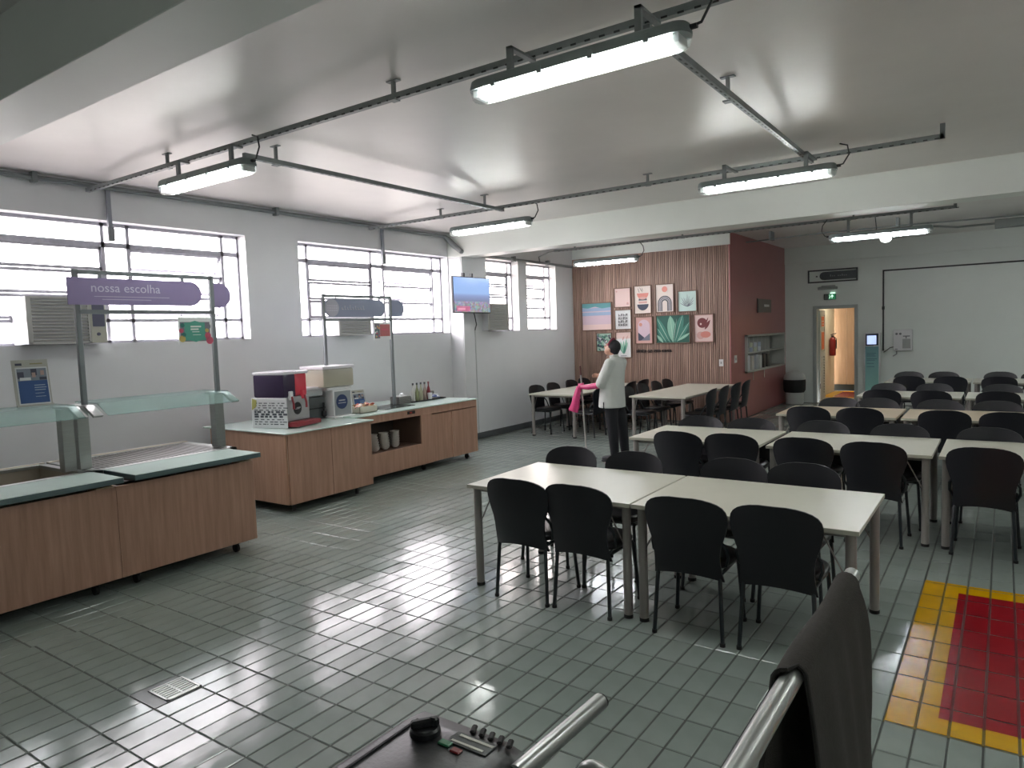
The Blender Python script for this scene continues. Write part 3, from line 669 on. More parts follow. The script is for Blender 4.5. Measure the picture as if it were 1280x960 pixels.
# counter 1 (two units)
def food_unit(y0, y1, label, grill):
    t = thing('serving_counter', (-6.0, (y0+y1)/2, 0), label, 'serving counter', 'wood-fronted serving counters')
    xf_, xb = -5.39, -6.62
    G().box((xf_-.02, y0, .10), (xf_, y1, .795), .002).build('front_panel', WOOD, t)
    for y in (y0, y1-.02): G().box((xb, y, .10), (xf_-.02, y+.02, .795), .002).build('side_panel', WOOD, t)
    G().box((xb-.016, y0+.02, .1), (xb-.002, y1-.02, .838)).build('back_panel', WOODD, t)
    G().box((xb+.02, y0+.02, .1), (xf_-.02, y1-.02, .12)).build('bottom_panel', WOODD, t)
    G().box((xf_-.09, y1-.14, .795), (xf_+.004, y1-.02, .806), .002).build('shelf_bracket', mat('bracket_tan', 'a08c70', .5), t)
    # glass tray slide
    tr = G().box((-5.78, y0+.10, .828), (-5.30, y1+.02, .866), .002).build('tray_slide', GLASSEDGE, t)
    G().box((-5.775, y0+.105, .866), (-5.305, y1+.015, .869)).build('glass_top', GLASSTOP, tr)
    for y in (y0+.2, y1-.2): G().box((-5.75, y-.03, .79), (-5.45, y+.03, .83)).build('bracket', BLACKM, tr)
    # stainless top round an opening
    a, b, c, d = xb-.03, -5.80, y0+(.02 if not grill else .04), y1+(.12 if grill else .02)
    e = .06
    g = G().box((a, c, .84), (a+e, d, .868), .003).box((b-e, c, .84), (b, d, .868), .003).box((a, c, .84), (b, c+e, .868), .003).box((a, d-e, .84), (b, d, .868), .003)
    g.build('steel_rim', INOX, t)
    G().box((a, c, .866), (a+.03, d, .875), .002).build('rear_edge', CREAM, t)
    if grill:
        G().box((a+.03, c+.03, .72), (b-.03, d-.03, .735)).build('pan_floor', mat('pan_dark', '3a3733', .6), t)
        gr = G().box((a+e, c+e, .852), (a+e+.012, d-e, .864)).box((b-e-.012, c+e, .852), (b-e, d-e, .864)).box((a+e, c+e, .852), (b-e, c+e+.012, .864)).box((a+e, d-e-.012, .852), (b-e, d-e, .864)).build('grille_tray', INOXD, t)
        x = a+e+.03
        while x < b-e-.02:
            G().box((x, c+e, .850), (x+.010, d-e, .856)).build('grille_crossbar', INOXD, gr, smooth=False); x += .16
        y = c+e+.03
        while y < d-e:
            G().box((a+e, y, .856), (b-e, y+.016, .864)).build('grille_bar', INOXD, gr, smooth=False); y += .038
    else:
        G().box((a+.03, c+.03, .63), (b-.03, d-.03, .645)).box((a+.03, c+.03, .63), (a+.05, d-.03, .85)).box((b-.05, c+.03, .63), (b-.03, d-.03, .85)).box((a+.03, c+.03, .63), (b-.03, c+.05, .85)).box((a+.03, d-.05, .63), (b-.03, d-.03, .85)).build('sunken_basin', mat('basin_steel', 'a39a8c', .4, metal=.2), t)
        G().box((a+.05, c+.35, .70), (b-.05, c+.37, .85)).box((a+.05, c+.95, .70), (b-.05, c+.97, .85)).build('divider', INOX, t)
    # stainless uprights and the bent glass shelf
    ys = (y0+.06, y1+.08) if grill else (y0+.06, y1-.05)
    for y in ys:
        G().box((-6.06, y-.045, .866), (-5.97, y+.045, 1.36), .004).build('upright', INOX, t)
        G().prism([(-6.14, 1.36), (-5.86, 1.36), (-5.72, 1.29), (-5.70, 1.305), (-5.85, 1.378), (-6.14, 1.378)], lambda u, v, tt: (u, y+tt, v), -.035, .035).build('shelf_arm', INOX, t)
    sh = G().prism([(-6.2, 1.385), (-5.83, 1.385), (-5.66, 1.30), (-5.655, 1.306), (-5.825, 1.397), (-6.2, 1.397)], lambda u, v, tt: (u, tt, v), ys[0]+.05, ys[1]-.0).build('glass_shelf', SHELFGLASS, t, smooth=False)
    for x, y in ((xf_-.1, y0+.15), (xf_-.1, y1-.15), (xb+.1, y0+.15), (xb+.1, y1-.15)):
        c_ = G().tube([(x, y-.012, .04), (x, y+.012, .04)], .04, 12).build('caster', RUBBER, t)
        G().box((x-.02, y-.02, .07), (x+.02, y+.02, .10)).build('caster_plate', BLACKM, c_)
food_unit(.85, 2.523, 'serving counter with a sunken hot well, cut by the left edge', False)
food_unit(2.525, 3.69, 'serving counter with a slatted steel grille under a glass shelf', True)
leaflet(-6.02, 2.28, 1.40, .235, .36, math.radians(12), math.radians(-8), 'blue and white leaflet in a leaning holder on the glass shelf')

# counter 2: two cabinets
t = thing('buffet_cabinet', (-6.8, 5.2, 0), 'wood laminate cabinet with green glass top carrying the drink machines', 'cabinet', 'buffet cabinets')
G().box((-6.14, 4.62, .10), (-6.12, 5.195, .835), .002).build('door', WOOD, t); G().box((-6.14, 5.20, .10), (-6.12, 5.80, .835), .002).build('door', WOOD, t)
G().box((-7.5, 4.60, .10), (-6.14, 4.62, .835), .002).build('side_panel', WOODR, t); G().box((-7.5, 5.78, .10), (-6.14, 5.80, .835), .002).build('side_panel', WOOD, t)
G().box((-7.5, 4.62, .10), (-6.15, 5.78, .12)).build('bottom_panel', WOODD, t)
G().box((-6.14, 4.60, .835), (-6.12, 5.80, .85), .002).box((-7.5, 4.60, .835), (-6.14, 5.80, .85)).build('top_board', WOOD, t)
G().box((-7.62, 4.585, .851), (-6.10, 5.83, .866), .003).build('glass_top', GLASSTOP, t)
for x, y in ((-6.25, 4.75), (-6.25, 5.65), (-7.4, 4.75), (-7.4, 5.65)): G().tube([(x, y, .0), (x, y, .10)], .02, 8).build('foot', BLACKM, t)
t = thing('buffet_cabinet', (-6.9, 7.0, 0), 'long laminate cabinet with open niche of bowls and sliding doors', 'cabinet', 'buffet cabinets')
xf_ = -6.40
G().box((-7.55, 5.83, .10), (xf_, 5.85, .865), .002).build('side_panel', WOOD, t); G().box((-7.55, 8.18, .10), (xf_, 8.20, .865), .002).build('side_panel', WOODR, t)
G().box((-7.55, 5.85, .10), (-6.43, 8.18, .12)).build('bottom_panel', WOODD, t)
G().box((xf_-.02, 5.85, .77), (xf_, 8.18, .865), .002).build('top_rail', WOOD, t)
G().box((xf_-.02, 5.85, .10), (xf_, 6.98, .385), .002).build('lower_panel', WOOD, t)
G().box((-6.95, 5.85, .37), (xf_-.02, 6.98, .385)).build('niche_shelf', WOODD, t)
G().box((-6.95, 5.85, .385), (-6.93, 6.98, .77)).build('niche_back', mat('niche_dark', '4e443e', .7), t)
G().box((xf_-.02, 6.98, .10), (xf_, 7.20, .77), .002).build('centre_panel', WOOD, t)
G().box((-6.93, 6.98, .37), (xf_-.02, 7.0, .77)).build('niche_side', WOODD, t)
G().box((xf_-.03, 7.20, .10), (xf_-.012, 7.64, .755), .003).build('sliding_door', WOOD, t); G().box((xf_-.012, 7.62, .10), (xf_+.006, 8.17, .755), .003).build('sliding_door', WOOD, t)
G().box((-7.62, 5.82, .867), (xf_+.01, 8.22, .882), .003).build('glass_top', GLASSTOP, t)
sw = G().box((xf_, 6.72, .81), (xf_+.012, 6.86, .85), .002).build('switch_plate', BLACKP, t)
G().box((xf_+.012, 6.75, .82), (xf_+.02, 6.79, .84)).build('rocker', mat('switch_red', 'a3281f', .4), sw)
for x, y in ((-6.5, 6.0), (-6.5, 7.1), (-6.5, 8.05), (-7.4, 6.0), (-7.4, 8.05)):
    c_ = G().tube([(x, y-.012, .035), (x, y+.012, .035)], .035, 12).build('caster', RUBBER, t); G().box((x-.015, y-.02, .06), (x+.015, y+.02, .10)).build('caster_plate', BLACKM, c_)
# bowls in the niche: three leaning stacks
bowlm = mat('bowl_white', 'c3bfb8', .35)
first = None
for s in range(3):
    yc = (6.235, 6.41, 6.59)[s]
    for k in range(6):
        z = .392+k*.033
        nm = ('leftmost', 'middle', 'right')[s]
        pos = ('bottom', 'second from bottom', 'third from bottom', 'third from top', 'second from top', 'top')[k]
        lab = 'white bowl in the %s niche stack, %s' % (nm, pos)
        if first is None:
            first = G().lathe([(.0, 0), (.028, 0), (.05, .02), (.064, .055), (.061, .055), (.046, .022), (.0, .008)], (0, 0, 0), 16).build('bowl', bowlm)
            o = first
        else: o = first.copy(); COL.objects.link(o)
        o.location = (-6.52, yc-.004*k*(2-s), z); o.rotation_euler = (.0, 0, 0); tag(o, lab, 'bowl', 'white bowls stacked in the niche')
# ---- drink machines
def mach(loc, rz, label):
    return thing('drink_dispenser', loc, label, 'drink dispenser', None, rz)
def lb(t, g, name, m, par=None):   # build in local frame of a rotated thing
    o = g.build(name, m); o.parent = par or t; return o
PURJ = mat('grape_juice', '3a3048', .12); REDJ = mat('red_juice', 'd24a58', .12); LIDW = mat('tank_lid', 'd9d6dc', .2); BEIJ = mat('pale_juice', 'b8b09a', .15)
MB_ = mat('machine_grey', 'a3a5a6', .35, metal=.2); LOGO = mat('machine_logo', '16181c', .4); LOGOB = mat('machine_logo_blue', '27375f', .4); REDP = mat('red_plastic', '8e3038', .4)
t = mach((-6.72, 5.03, .868), math.radians(14), 'juice machine with dark purple and red tanks on the cabinet corner')
# local: front +x, width along y
lb(t, G().box((-.22, -.22, .06), (.20, .22, .33), .008), 'body', MB_)
lb(t, G().box((-.24, -.235, .0), (.24, -.220, .335), .004), 'side_panel', WHITEP)
lb(t, G().box((-.2, -.2, .0), (.2, .2, .06)), 'base', BLACKP)
lb(t, G().box((.16, -.20, .01), (.34, .24, .06), .012), 'drip_tray', REDP)
for y, m, lm in ((-.11, PURJ, 'purple'), (.115, REDJ, 'red')):
    tk = lb(t, G().box((-.22, y-.105, .33), (.2 if y < 0 else .18, y+.105, .60), .03), 'tank', m)
    lb(t, G().box((-.225, y-.11, .585), (.205, y+.11, .62), .015), 'lid', LIDW, tk)
    lb(t, G().box((.18, y-.03, .30), (.22, y+.03, .40), .01), 'spout', m if y > 0 else WHITEP, tk)
    lb(t, G().tube([(.22, y, .34), (.24, y, .26), (.24, y, .2)], .012, 8), 'tap', REDP, tk)
lb(t, G().lathe([(.0, 0), (.07, 0), (.07, .004), (.0, .004)], (0, 0, 0), 20, Matrix.Translation((.201, .0, .2)) @ Matrix.Rotation(PI/2, 4, 'Y')), 'round_logo', LOGO)
lb(t, G().box((.206, -.04, .19), (.208, .03, .197)).box((.206, -.02, .20), (.208, .05, .212)), 'logo_mark', MB_)
g = G(); random.seed(3)
for r in range(10):
    y = -.2
    x = -.2
    while x < .2:
        l = random.uniform(.015, .06)
        g.box((x, -.2375, .04+r*.026), (x+l, -.235, .05+r*.026+(0.012 if 2 < r < 6 else 0))); x += l+random.uniform(.01, .04)
lb(t, g, 'side_print', mat('print_grey', '50545c', .5))
lb(t, G().prism([(-.23, .20), (-.17, .24), (-.16, .31), (-.22, .33)], lambda u, v, tt: (u, tt, v), -.24, -.236), 'fruit_print', mat('print_yellow', 'a8a560', .5))
t = mach((-6.98, 5.50, .868), 0, 'low dark-bodied juice machine with white lid between the two others')
lb(t, G().box((-.2, -.19, .0), (.2, .19, .27), .01), 'body', mat('machine_charcoal', '454b4c', .3))
lb(t, G().box((-.2, -.19, .13), (.204, .19, .145)), 'seam', BLACKP)
tk = lb(t, G().box((-.19, -.18, .28), (.19, .18, .37), .03), 'tank', mat('milky_tank', 'aeb0b2', .2))
lb(t, G().box((-.2, -.19, .36), (.2, .19, .395), .015), 'lid', LIDW, tk)
lb(t, G().box((.2, .12, .03), (.24, .18, .10), .008).tube([(.22, .15, .1), (.22, .15, .2)], .012, 8), 'tap', BLACKP)
t = mach((-6.90, 5.86, .868), 0, 'tall dispenser with clear tank of pale juice and round blue logo')
lb(t, G().box((-.2, -.11, .02), (.2, .19, .34), .01), 'body', WHITEP)
lb(t, G().box((.2, -.09, .03), (.205, .17, .32), .002), 'front_plate', mat('steel_plate', '969a9c', .35, metal=.3))
lb(t, G().lathe([(.0, 0), (.09, 0), (.09, .004), (.0, .004)], (0, 0, 0), 20, Matrix.Translation((.206, .02, .19)) @ Matrix.Rotation(PI/2, 4, 'Y')), 'round_logo', LOGOB)
lb(t, G().box((.210, -.04, .17), (.212, .08, .18)).box((.210, -.03, .2), (.212, .07, .215)), 'logo_mark', MB_)
tk = lb(t, G().box((-.2, -.26, .38), (.22, .22, .60), .02), 'tank', thin_clear('clear_tank', 'd6d2c4', .45))
lb(t, G().box((-.19, -.25, .385), (.21, .21, .55), .02), 'juice', BEIJ, tk)
lb(t, G().box((-.07, -.05, .33), (.09, .05, .56), .02), 'core', WHITEP, tk)
lb(t, G().box((-.21, -.27, .60), (.23, .23, .64), .012), 'lid', LIDW, tk)
lb(t, G().box((-.2, -.2, .34), (.2, .2, .375), .01), 'deck', WHITEP, t)
lb(t, G().box((-.15, -.17, .0), (.28, .17, .02), .004), 'drip_tray', WHITEP)
# box of sachets
t = thing('sachet_box', (-6.75, 6.24, .883), 'cream box filled with red and orange sachets', 'box')
G().box((-6.86, 6.10, .883), (-6.62, 6.40, .892)).box((-6.86, 6.10, .883), (-6.852, 6.40, .965)).box((-6.628, 6.10, .883), (-6.62, 6.40, .965)).box((-6.86, 6.10, .883), (-6.62, 6.108, .965)).box((-6.86, 6.392, .883), (-6.62, 6.40, .965)).build('tray', mat('cream_card', 'c9c6b6', .5), t)
for k in range(26):
    G().obox((-6.74+random.uniform(-.09, .09), 6.25+random.uniform(-.12, .12), .955+random.uniform(-.01, .025)), (.05, .07, .008), random.uniform(0, 3), .002, random.uniform(-.6, .6), random.uniform(-.6, .6)).build('sachet', [mat('sachet_red', 'a8402e', .4), mat('sachet_orange', 'c0895a', .4), mat('sachet_pale', 'cfc3b0', .4)][k % 3], t)
leaflet(-6.95, 6.42, .885, .20, .27, math.radians(14), math.radians(-10), 'blue leaflet in a small holder beside the sachet box')
# black induction plate
t = thing('hot_plate', (-6.85, 6.85, .883), 'flat black glass hot plate under the grey sign post', 'hot plate')
G().box((-7.05, 6.55, .883), (-6.62, 7.12, .893), .004).build('glass_plate', mat('black_glass', '2a3532', .15), t); G().box((-6.63, 6.9, .893), (-6.625, 7.0, .8945)).build('touch_mark', GREYP, t)
# tray with bottles etc
TY = 7.72
t = thing('black_tray', (-7.05, 7.85, .883), 'black rectangular tray under the sauce bottles', 'tray')
G().box((-7.22, 7.38, .883), (-6.92, 8.12, .888)).box((-7.22, 7.38, .883), (-7.21, 8.12, .9)).box((-6.93, 7.38, .883), (-6.92, 8.12, .9)).box((-7.22, 7.38, .883), (-6.92, 7.39, .9)).box((-7.22, 8.11, .883), (-6.92, 8.12, .9)).build('tray_body', BLACKP, t)
bk = mat('basket_weave', '6e6d6a', .7, bump=.6, bscale=120)
t = thing('napkin_basket', (-7.02, 7.22, .883), 'grey woven basket holding napkins left of the bottles', 'basket')
G().box((-7.1, 7.12, .883), (-6.92, 7.36, .99), .012).build('basket_body', bk, t)
for k in range(6): G().box((-7.102, 7.118, .893+k*.016), (-6.918, 7.362, .899+k*.016), .002).build('woven_band', mat('basket_dark', '55534f', .8), t)
G().box((-7.06, 7.16, .985), (-6.96, 7.32, 1.0), .006).lathe([(.02, 0), (.03, .02), (.005, .035)], (-7.0, 7.25, 1.0), 8).build('napkins', WHITEP, t)
t = thing('napkin_basket', (-7.15, 7.92, .888), 'grey woven basket behind the sauce bottles', 'basket')
G().box((-7.21, 7.70, .889), (-7.10, 8.06, 1.0), .012).build('basket_body', bk, t)
for k in range(6): G().box((-7.208, 7.70, .9+k*.016), (-7.098, 8.062, .905+k*.016), .002).build('woven_band', mat('basket_dark', '55534f', .8), t)
bc = [('pale vinegar bottle with dark cap, leftmost on the tray', 'b9b9b4', '2a2d33'), ('olive green oil bottle, second on the tray', '7d8460', '2a2d33'), ('pale green oil bottle, middle of the five', 'a3a48c', '2a2d33'), ('brown-grey sauce bottle, second from the right', '8b7b72', '2a2d33'), ('red pepper sauce bottle with red cap', '7d2f38', '7d2f38')]
for i, (l_, c1, c2) in enumerate(bc):
    y = 7.49+.088*i; x = -7.0-.004*i
    t = thing('sauce_bottle', (x, y, .888), l_, 'bottle', 'sauce bottles on the tray')
    G().lathe([(.0, .889), (.026, .889), (.028, .9), (.028, 1.02), (.02, 1.06), (.010, 1.09), (.010, 1.13), (.0, 1.13)], (x, y, 0), 12).build('glass', mat('bottle_%d' % i, c1, .15), t)
    G().lathe([(.0, 1.125), (.014, 1.125), (.014, 1.155), (.0, 1.155)], (x, y, 0), 10).build('cap', mat('cap_%d' % (i//4), c2, .4), t)
t = tag(G().lathe([(.0, .889), (.03, .889), (.038, .99), (.034, .99), (.028, .9), (.0, .9)], (-6.955, 7.80, 0), 14).build('white_cup', WHITEP), 'white cup in front of the sauce bottles', 'cup')
t = thing('wrapped_straws', (-7.0, 7.98, .889), 'blue and white wrapped packets at the tray end', 'packet')
for k in range(7): G().obox((-7.0+random.uniform(-.03, .03), 7.99+random.uniform(-.05, .05), .90+k*.009), (.1, .03, .012), random.uniform(0, 3), .003).build('packet', [WHITEP, mat('packet_blue', '4a63b0', .4)][k % 2], t)

# ================================================================== TV
t = thing('television', (XW+.2, 9.35, 2.18), 'flat television showing a blue sky above a city', 'television')
tv = G().box((-7.34, 8.85, 2.185), (-7.30, 9.85, 2.785), .006).build('casing', BLACKP, t)
def tvscreen():
    m = bpy.data.materials.new('tv_screen'); m.use_nodes = True; N = m.node_tree.nodes; L = m.node_tree.links; b = N['Principled BSDF']
    g_ = N.new('ShaderNodeNewGeometry'); sp = N.new('ShaderNodeSeparateXYZ'); L.new(g_.outputs['Position'], sp.inputs[0])
    mr = N.new('ShaderNodeMapRange'); mr.inputs['From Min'].default_value = 2.19; mr.inputs['From Max'].default_value = 2.78; L.new(sp.outputs['Z'], mr.inputs['Value'])
    r = N.new('ShaderNodeValToRGB'); cr = r.color_ramp
    cols = [(0, '4a5568'), (.22, '55607c'), (.36, '5f6f9c'), (.48, '5d7ab8'), (.55, '5b93d6'), (1, '3f86d8')]
    cr.elements[0].position = 0; cr.elements[0].color = (*lin(cols[0][1]), 1); cr.elements[1].position = 1; cr.elements[1].color = (*lin(cols[-1][1]), 1)
    for p, c in cols[1:-1]: e = cr.elements.new(p); e.color = (*lin(c), 1)
    L.new(mr.outputs[0], r.inputs[0])
    vo = N.new('ShaderNodeTexVoronoi'); vo.inputs['Scale'].default_value = 34; L.new(g_.outputs['Position'], vo.inputs['Vector'])
    th = N.new('ShaderNodeMath'); th.operation = 'LESS_THAN'; th.inputs[1].default_value = .32; L.new(mr.outputs[0], th.inputs[0])
    mul = N.new('ShaderNodeMath'); mul.operation = 'MULTIPLY'; L.new(th.outputs[0], mul.inputs[0]); mul.inputs[1].default_value = .28
    mx = N.new('ShaderNodeMix'); mx.data_type = 'RGBA'; L.new(mul.outputs[0], mx.inputs[0]); L.new(r.outputs[0], mx.inputs[6]); L.new(vo.outputs['Color'], mx.inputs[7])
    hs = N.new('ShaderNodeHueSaturation'); hs.inputs['Saturation'].default_value = .72; L.new(mx.outputs[2], hs.inputs['Color'])
    L.new(hs.outputs[0], b.inputs['Emission Color']); b.inputs['Emission Strength'].default_value = .4; b.inputs['Base Color'].default_value = (.02, .02, .02, 1); b.inputs['Roughness'].default_value = .2
    return m
sc = G().box((-7.30, 8.865, 2.20), (-7.298, 9.835, 2.77)).build('screen', tvscreen(), t, smooth=False)
G().box((-7.298, 8.93, 2.215), (-7.2975, 9.28, 2.30)).build('caption_bar', mat('caption_red', 'a8607c', .5, emit=.3), sc)
G().box((-7.2975, 8.96, 2.235), (-7.297, 9.15, 2.27)).build('caption_text', mat('caption_pale', 'c88fa4', .5, emit=.3), sc)
G().box((XW-.005, 9.5, 2.35), (-7.34, 9.62, 2.6)).build('wall_mount', BLACKM, t)
for y in (9.2, 9.42): G().box((-7.38, y-.02, 2.7), (-7.34, y+.02, 2.85)).build('mount_hook', BLACKM, t)
t = thing('television_cable', (XW+.01, 9.72, 1.5), 'thin cable duct running down the wall below the television', 'cable')
G().box((XW, 9.70, .0), (XW+.012, 9.715, 1.95)).build('duct', mat('duct_white', 'b9bcbc', .5), t)
G().tube([(XW+.02, 9.62, 2.3), (XW+.03, 9.68, 2.15), (XW+.015, 9.74, 2.0), (XW+.01, 9.70, 1.9)], .008, 6).build('cable', BLACKM, t)

# ================================================================== SLAT WALL PICTURES
FRAMEM = mat('picture_frame_wood', '6d5446', .5, var=.08)
Yp = YS-.02
pc = {k: mat('print_'+k, v, .6) for k, v in dict(pink='d6bdb9', cream='d9cdc6', white='d5d8da', coral='c87f74', rose='c49a94', navy='3a3f52', grey='9b96a0', mint='c4dcd6', green='3c7a6c', dgreen='23594f', lgreen='7fb09c', black='22222a', maroon='6e3034', blue='8fa6c4', teal='5a9aa0', slate='6c6f7e', paleg='a9c9bc', mauve='c5b0bd', salmon='c08878').items()}
PK = list(pc.keys()); PM = [pc[k] for k in PK]
def picture(x0, x1, z0, z1, label, art):
    t = thing('framed_picture', ((x0+x1)/2, Yp, z0), label, 'picture', 'framed prints on the slatted wall')
    d = .016; yb, yf = Yp+.004, Yp-.028
    for a, b, c, e in ((x0, x1, z0, z0+d), (x0, x1, z1-d, z1), (x0, x0+d, z0+d, z1-d), (x1-d, x1, z0+d, z1-d)): G().box((a, yf, c), (b, yb, e)).build('frame_side', FRAMEM, t, smooth=False)
    g = G(); w_ = x1-x0-2*d; h_ = z1-z0-2*d; lay = [0]
    fn = lambda u, v, tt: (x0+d+u*w_, Yp-.006-tt, z0+d+v*h_)
    def P(c, poly): lay[0] += 1; k = .0003*lay[0]; g.mat(PK.index(c)).prism(poly, fn, 0 if lay[0] == 1 else k-.00025, k)
    asp = h_/w_
    art(P, asp); g.build('print', PM, t, smooth=False)
    return t
R_ = lambda a, b, c, d: [(a, c), (b, c), (b, d), (a, d)]
def ell(cx, cy, rx, asp, a0=0, a1=360, ry=None): return circ(cx, cy, rx, 22, a0, a1, (ry if ry else rx/asp))
def leafp(bx, by, tx, ty, w_, n=7):
    dx, dy = tx-bx, ty-by; L_ = math.hypot(dx, dy); nx, ny = -dy/L_, dx/L_; A = []; B = []
    for i in range(n+1):
        k = i/n; ww = w_*math.sin(PI*k)**.8; A.append((bx+dx*k+nx*ww, by+dy*k+ny*ww)); B.append((bx+dx*k-nx*ww, by+dy*k-ny*ww))
    return A+B[::-1][1:-1]
def clampP(poly): return [(min(1, max(0, a)), min(1, max(0, b))) for a, b in poly]
def sunset(P, s):
    P('mauve', R_(0, 1, 0, 1)); 
    for i, c in enumerate(('pink', 'mauve', 'mauve', 'blue', 'blue', 'teal')): P(c, R_(0, 1, i/6+.04, (i+1)/6))
    P('pink', R_(0, 1, 0, .2)); P('teal', [(0, .85), (.2, .82), (.45, .88), (.7, .8), (1, .84), (1, 1), (0, 1)])
def pinkp(P, s): P('pink', R_(0, 1, 0, 1)); P('rose', ell(.12, .85, .05, s)); P('rose', ell(.82, .17, .07, s)); P('slate', R_(.74, .9, .11, .12))
def bowls(P, s):
    P('cream', R_(0, 1, 0, 1)); P('navy', ell(.5, .33, .35, s, 180, 360)); P('rose', R_(.24, .76, .36, .44)); P('grey', ell(.5, .47, .26, s, 0, 180)); P('coral', ell(.5, .74, .36, s, 180, 360)); P('rose', ell(.5, .56, .22, s, 0, 360, .05))
    for a in ((.2, .95, .3, .75), (.3, .97, .5, .76), (.45, .95, .52, .8)): P('black', leafp(a[2], a[3], a[0], a[1], .012))
def rainbow(P, s):
    P('cream', R_(0, 1, 0, 1)); P('coral', ell(.5, .83, .16, s))
    for r, c in ((.40, 'grey'), (.33, 'cream'), (.31, 'slate'), (.24, 'cream'), (.22, 'grey'), (.14, 'cream')): P(c, [(.5-r, .02)]+ell(.5, .33, r, s, 180, 0) if 0 else [(.5+r, .02)]+ell(.5, .32, r, s, 0, 180)+[(.5-r, .02)])
def coralp(P, s):
    P('mint', R_(0, 1, 0, 1)); random.seed(4)
    for k in range(11):
        a = math.radians(20+14*k); L_ = .36+.08*(k % 3); P('slate', leafp(.5, .22, .5+L_*math.cos(a), .25+1.25*L_*math.sin(a)*.95, .022)); P('mint', leafp(.5, .26, .5+L_*.92*math.cos(a), .25+1.15*L_*math.sin(a)*.95, .008))
def glyph(P, s):
    P('white', R_(0, 1, 0, 1)); random.seed(9)
    for r in range(4):
        x = .2
        for k in range(4):
            z = .74-r*.175; h = .14
            P('black', R_(x, x+.035, z-h/2, z+h/2)); 
            if (r+k) % 2: P('black', R_(x, x+.13, z+h/2-.03, z+h/2))
            if (r*k) % 3 != 1: P('black', R_(x, x+.12, z-.015, z+.015))
            P('black', R_(x+.09, x+.12, z-h/2, z+(h/2 if k % 2 else 0))); x += .155
def leafpat(P, s):
    P('paleg', R_(0, 1, 0, 1)); random.seed(12)
    for k in range(70):
        x, y = random.uniform(.06, .94), random.uniform(.06, .94); a = random.uniform(0, 6.28); c = ('dgreen', 'green', 'slate', 'navy', 'lgreen', 'white')[k % 6]
        P(c, clampP(leafp(x-.12*math.cos(a), y-.10*math.sin(a), x+.12*math.cos(a), y+.10*math.sin(a), .045, 5)))
def plantp(P, s):
    P('white', R_(0, 1, 0, 1)); P('pink', R_(0, 1, .75, 1))
    for a in ((.5, .15, .2, .5), (.5, .15, .78, .6), (.5, .12, .5, .68), (.42, .15, .3, .65), (.58, .15, .7, .75), (.5, .12, .62, .5)): P('green' if a[3] < .6 else 'lgreen', leafp(*a, .07))
    P('rose', leafp(.42, .68, .55, .85, .04)); P('rose', leafp(.68, .7, .8, .88, .03)); P('slate', R_(.3, .7, .05, .07))
def archp(P, s):
    P('rose', R_(0, 1, 0, 1)); r = .36; P('mauve', [(.5+r, .1)]+ell(.5, .66, r, s, 0, 180)+[(.5-r, .1)]); P('navy', [(.14, .1), (.14, .42), (.5, .22), (.6, .1)]); P('slate', [(.3, .1), (.62, .26), (.86, .38), (.86, .1)]); P('salmon', ell(.3, .72, .1, s))
def bigleaf(P, s):
    P('dgreen', R_(0, 1, 0, 1))
    for a, c in (((.42, -.05, -.02, 1.0, .09), 'green'), ((.5, 0, .42, 1.02, .13), 'lgreen'), ((.55, .0, .8, 1.05, .12), 'green'), ((.6, .0, 1.0, .75, .08), 'green'), ((.62, .05, 1.02, .35, .05), 'lgreen'), ((.3, .0, .02, .55, .07), 'green'), ((.2, 0, .0, .3, .05), 'lgreen'), ((.5, .0, .62, .9, .03), 'dgreen')):
        P(c, clampP(leafp(*a))); P('paleg', clampP(leafp(a[0], a[1], a[2], a[3], .008)))
def vase(P, s):
    P('rose', R_(0, 1, 0, 1)); P('pink', R_(.04, .96, .03, .97)); P('maroon', ell(.42, .7, .26, s)); P('maroon', leafp(.55, .45, .85, .8, .07)); P('maroon', leafp(.5, .5, .75, .9, .04)); P('rose', ell(.33, .24, .2, s)); P('coral', ell(.6, .27, .27, s, 0, 360, .12)); P('pink', ell(.35, .66, .05, s))
picture(-7.33, -6.62, 1.82, 2.40, 'wide picture of a pink and blue gradient sky', sunset)
picture(-6.565, -6.185, 2.27, 2.67, 'plain pale pink print, above the black lettering print', pinkp)
picture(-6.12, -5.74, 2.12, 2.69, 'print of stacked coral and navy bowls', bowls)
picture(-5.66, -5.27, 2.13, 2.69, 'print of a grey rainbow arch under an orange sun', rainbow)
picture(-5.20, -4.81, 2.12, 2.53, 'pale green print with grey line-drawn branches', coralp)
picture(-6.56, -6.18, 1.82, 2.23, 'white print filled with bold black lettering shapes', glyph)
picture(-7.0, -6.63, 1.38, 1.77, 'small print of dense green leaves, lowest on the left', leafpat)
picture(-6.555, -6.19, 1.24, 1.78, 'white print of a green plant behind the worker', plantp)
picture(-6.11, -5.725, 1.52, 2.07, 'rose print of an arch with dark mountains', archp)
picture(-5.66, -4.95, 1.52, 2.08, 'wide picture of large green leaves', bigleaf)
picture(-4.89, -4.49, 1.52, 2.07, 'pink print of a maroon vase and coral shapes, furthest right', vase)
txt = thing('wall_lettering', (-5.72, Yp, 1.38), 'black cut-out words under the prints on the slatted wall', 'lettering')
text('letters', 'sinta-se em casa', .115, (-5.72, YS-.03, 1.385), (1, 0, 0), (0, 0, 1), mat('letter_black', '2a2022', .5), txt, .012)
def plate(fn, u0, u1, v0, v1, label):
    t = thing('switch_plate', fn(u0, v0, 0), label, 'switch')
    G().prism(R_(u0, u1, v0, v1), fn, 0, .01).build('plate', WHITEP, t); G().prism(R_(u0+(u1-u0)*.35, u0+(u1-u0)*.65, v0+(v1-v0)*.35, v0+(v1-v0)*.65), fn, .01, .016).build('rocker', GREYP, t)
plate(lambda u, v, tt: (u, YS-.018-tt, v), -4.40, -4.32, 1.07, 1.20, 'white switch plate at the right end of the slatted wall')
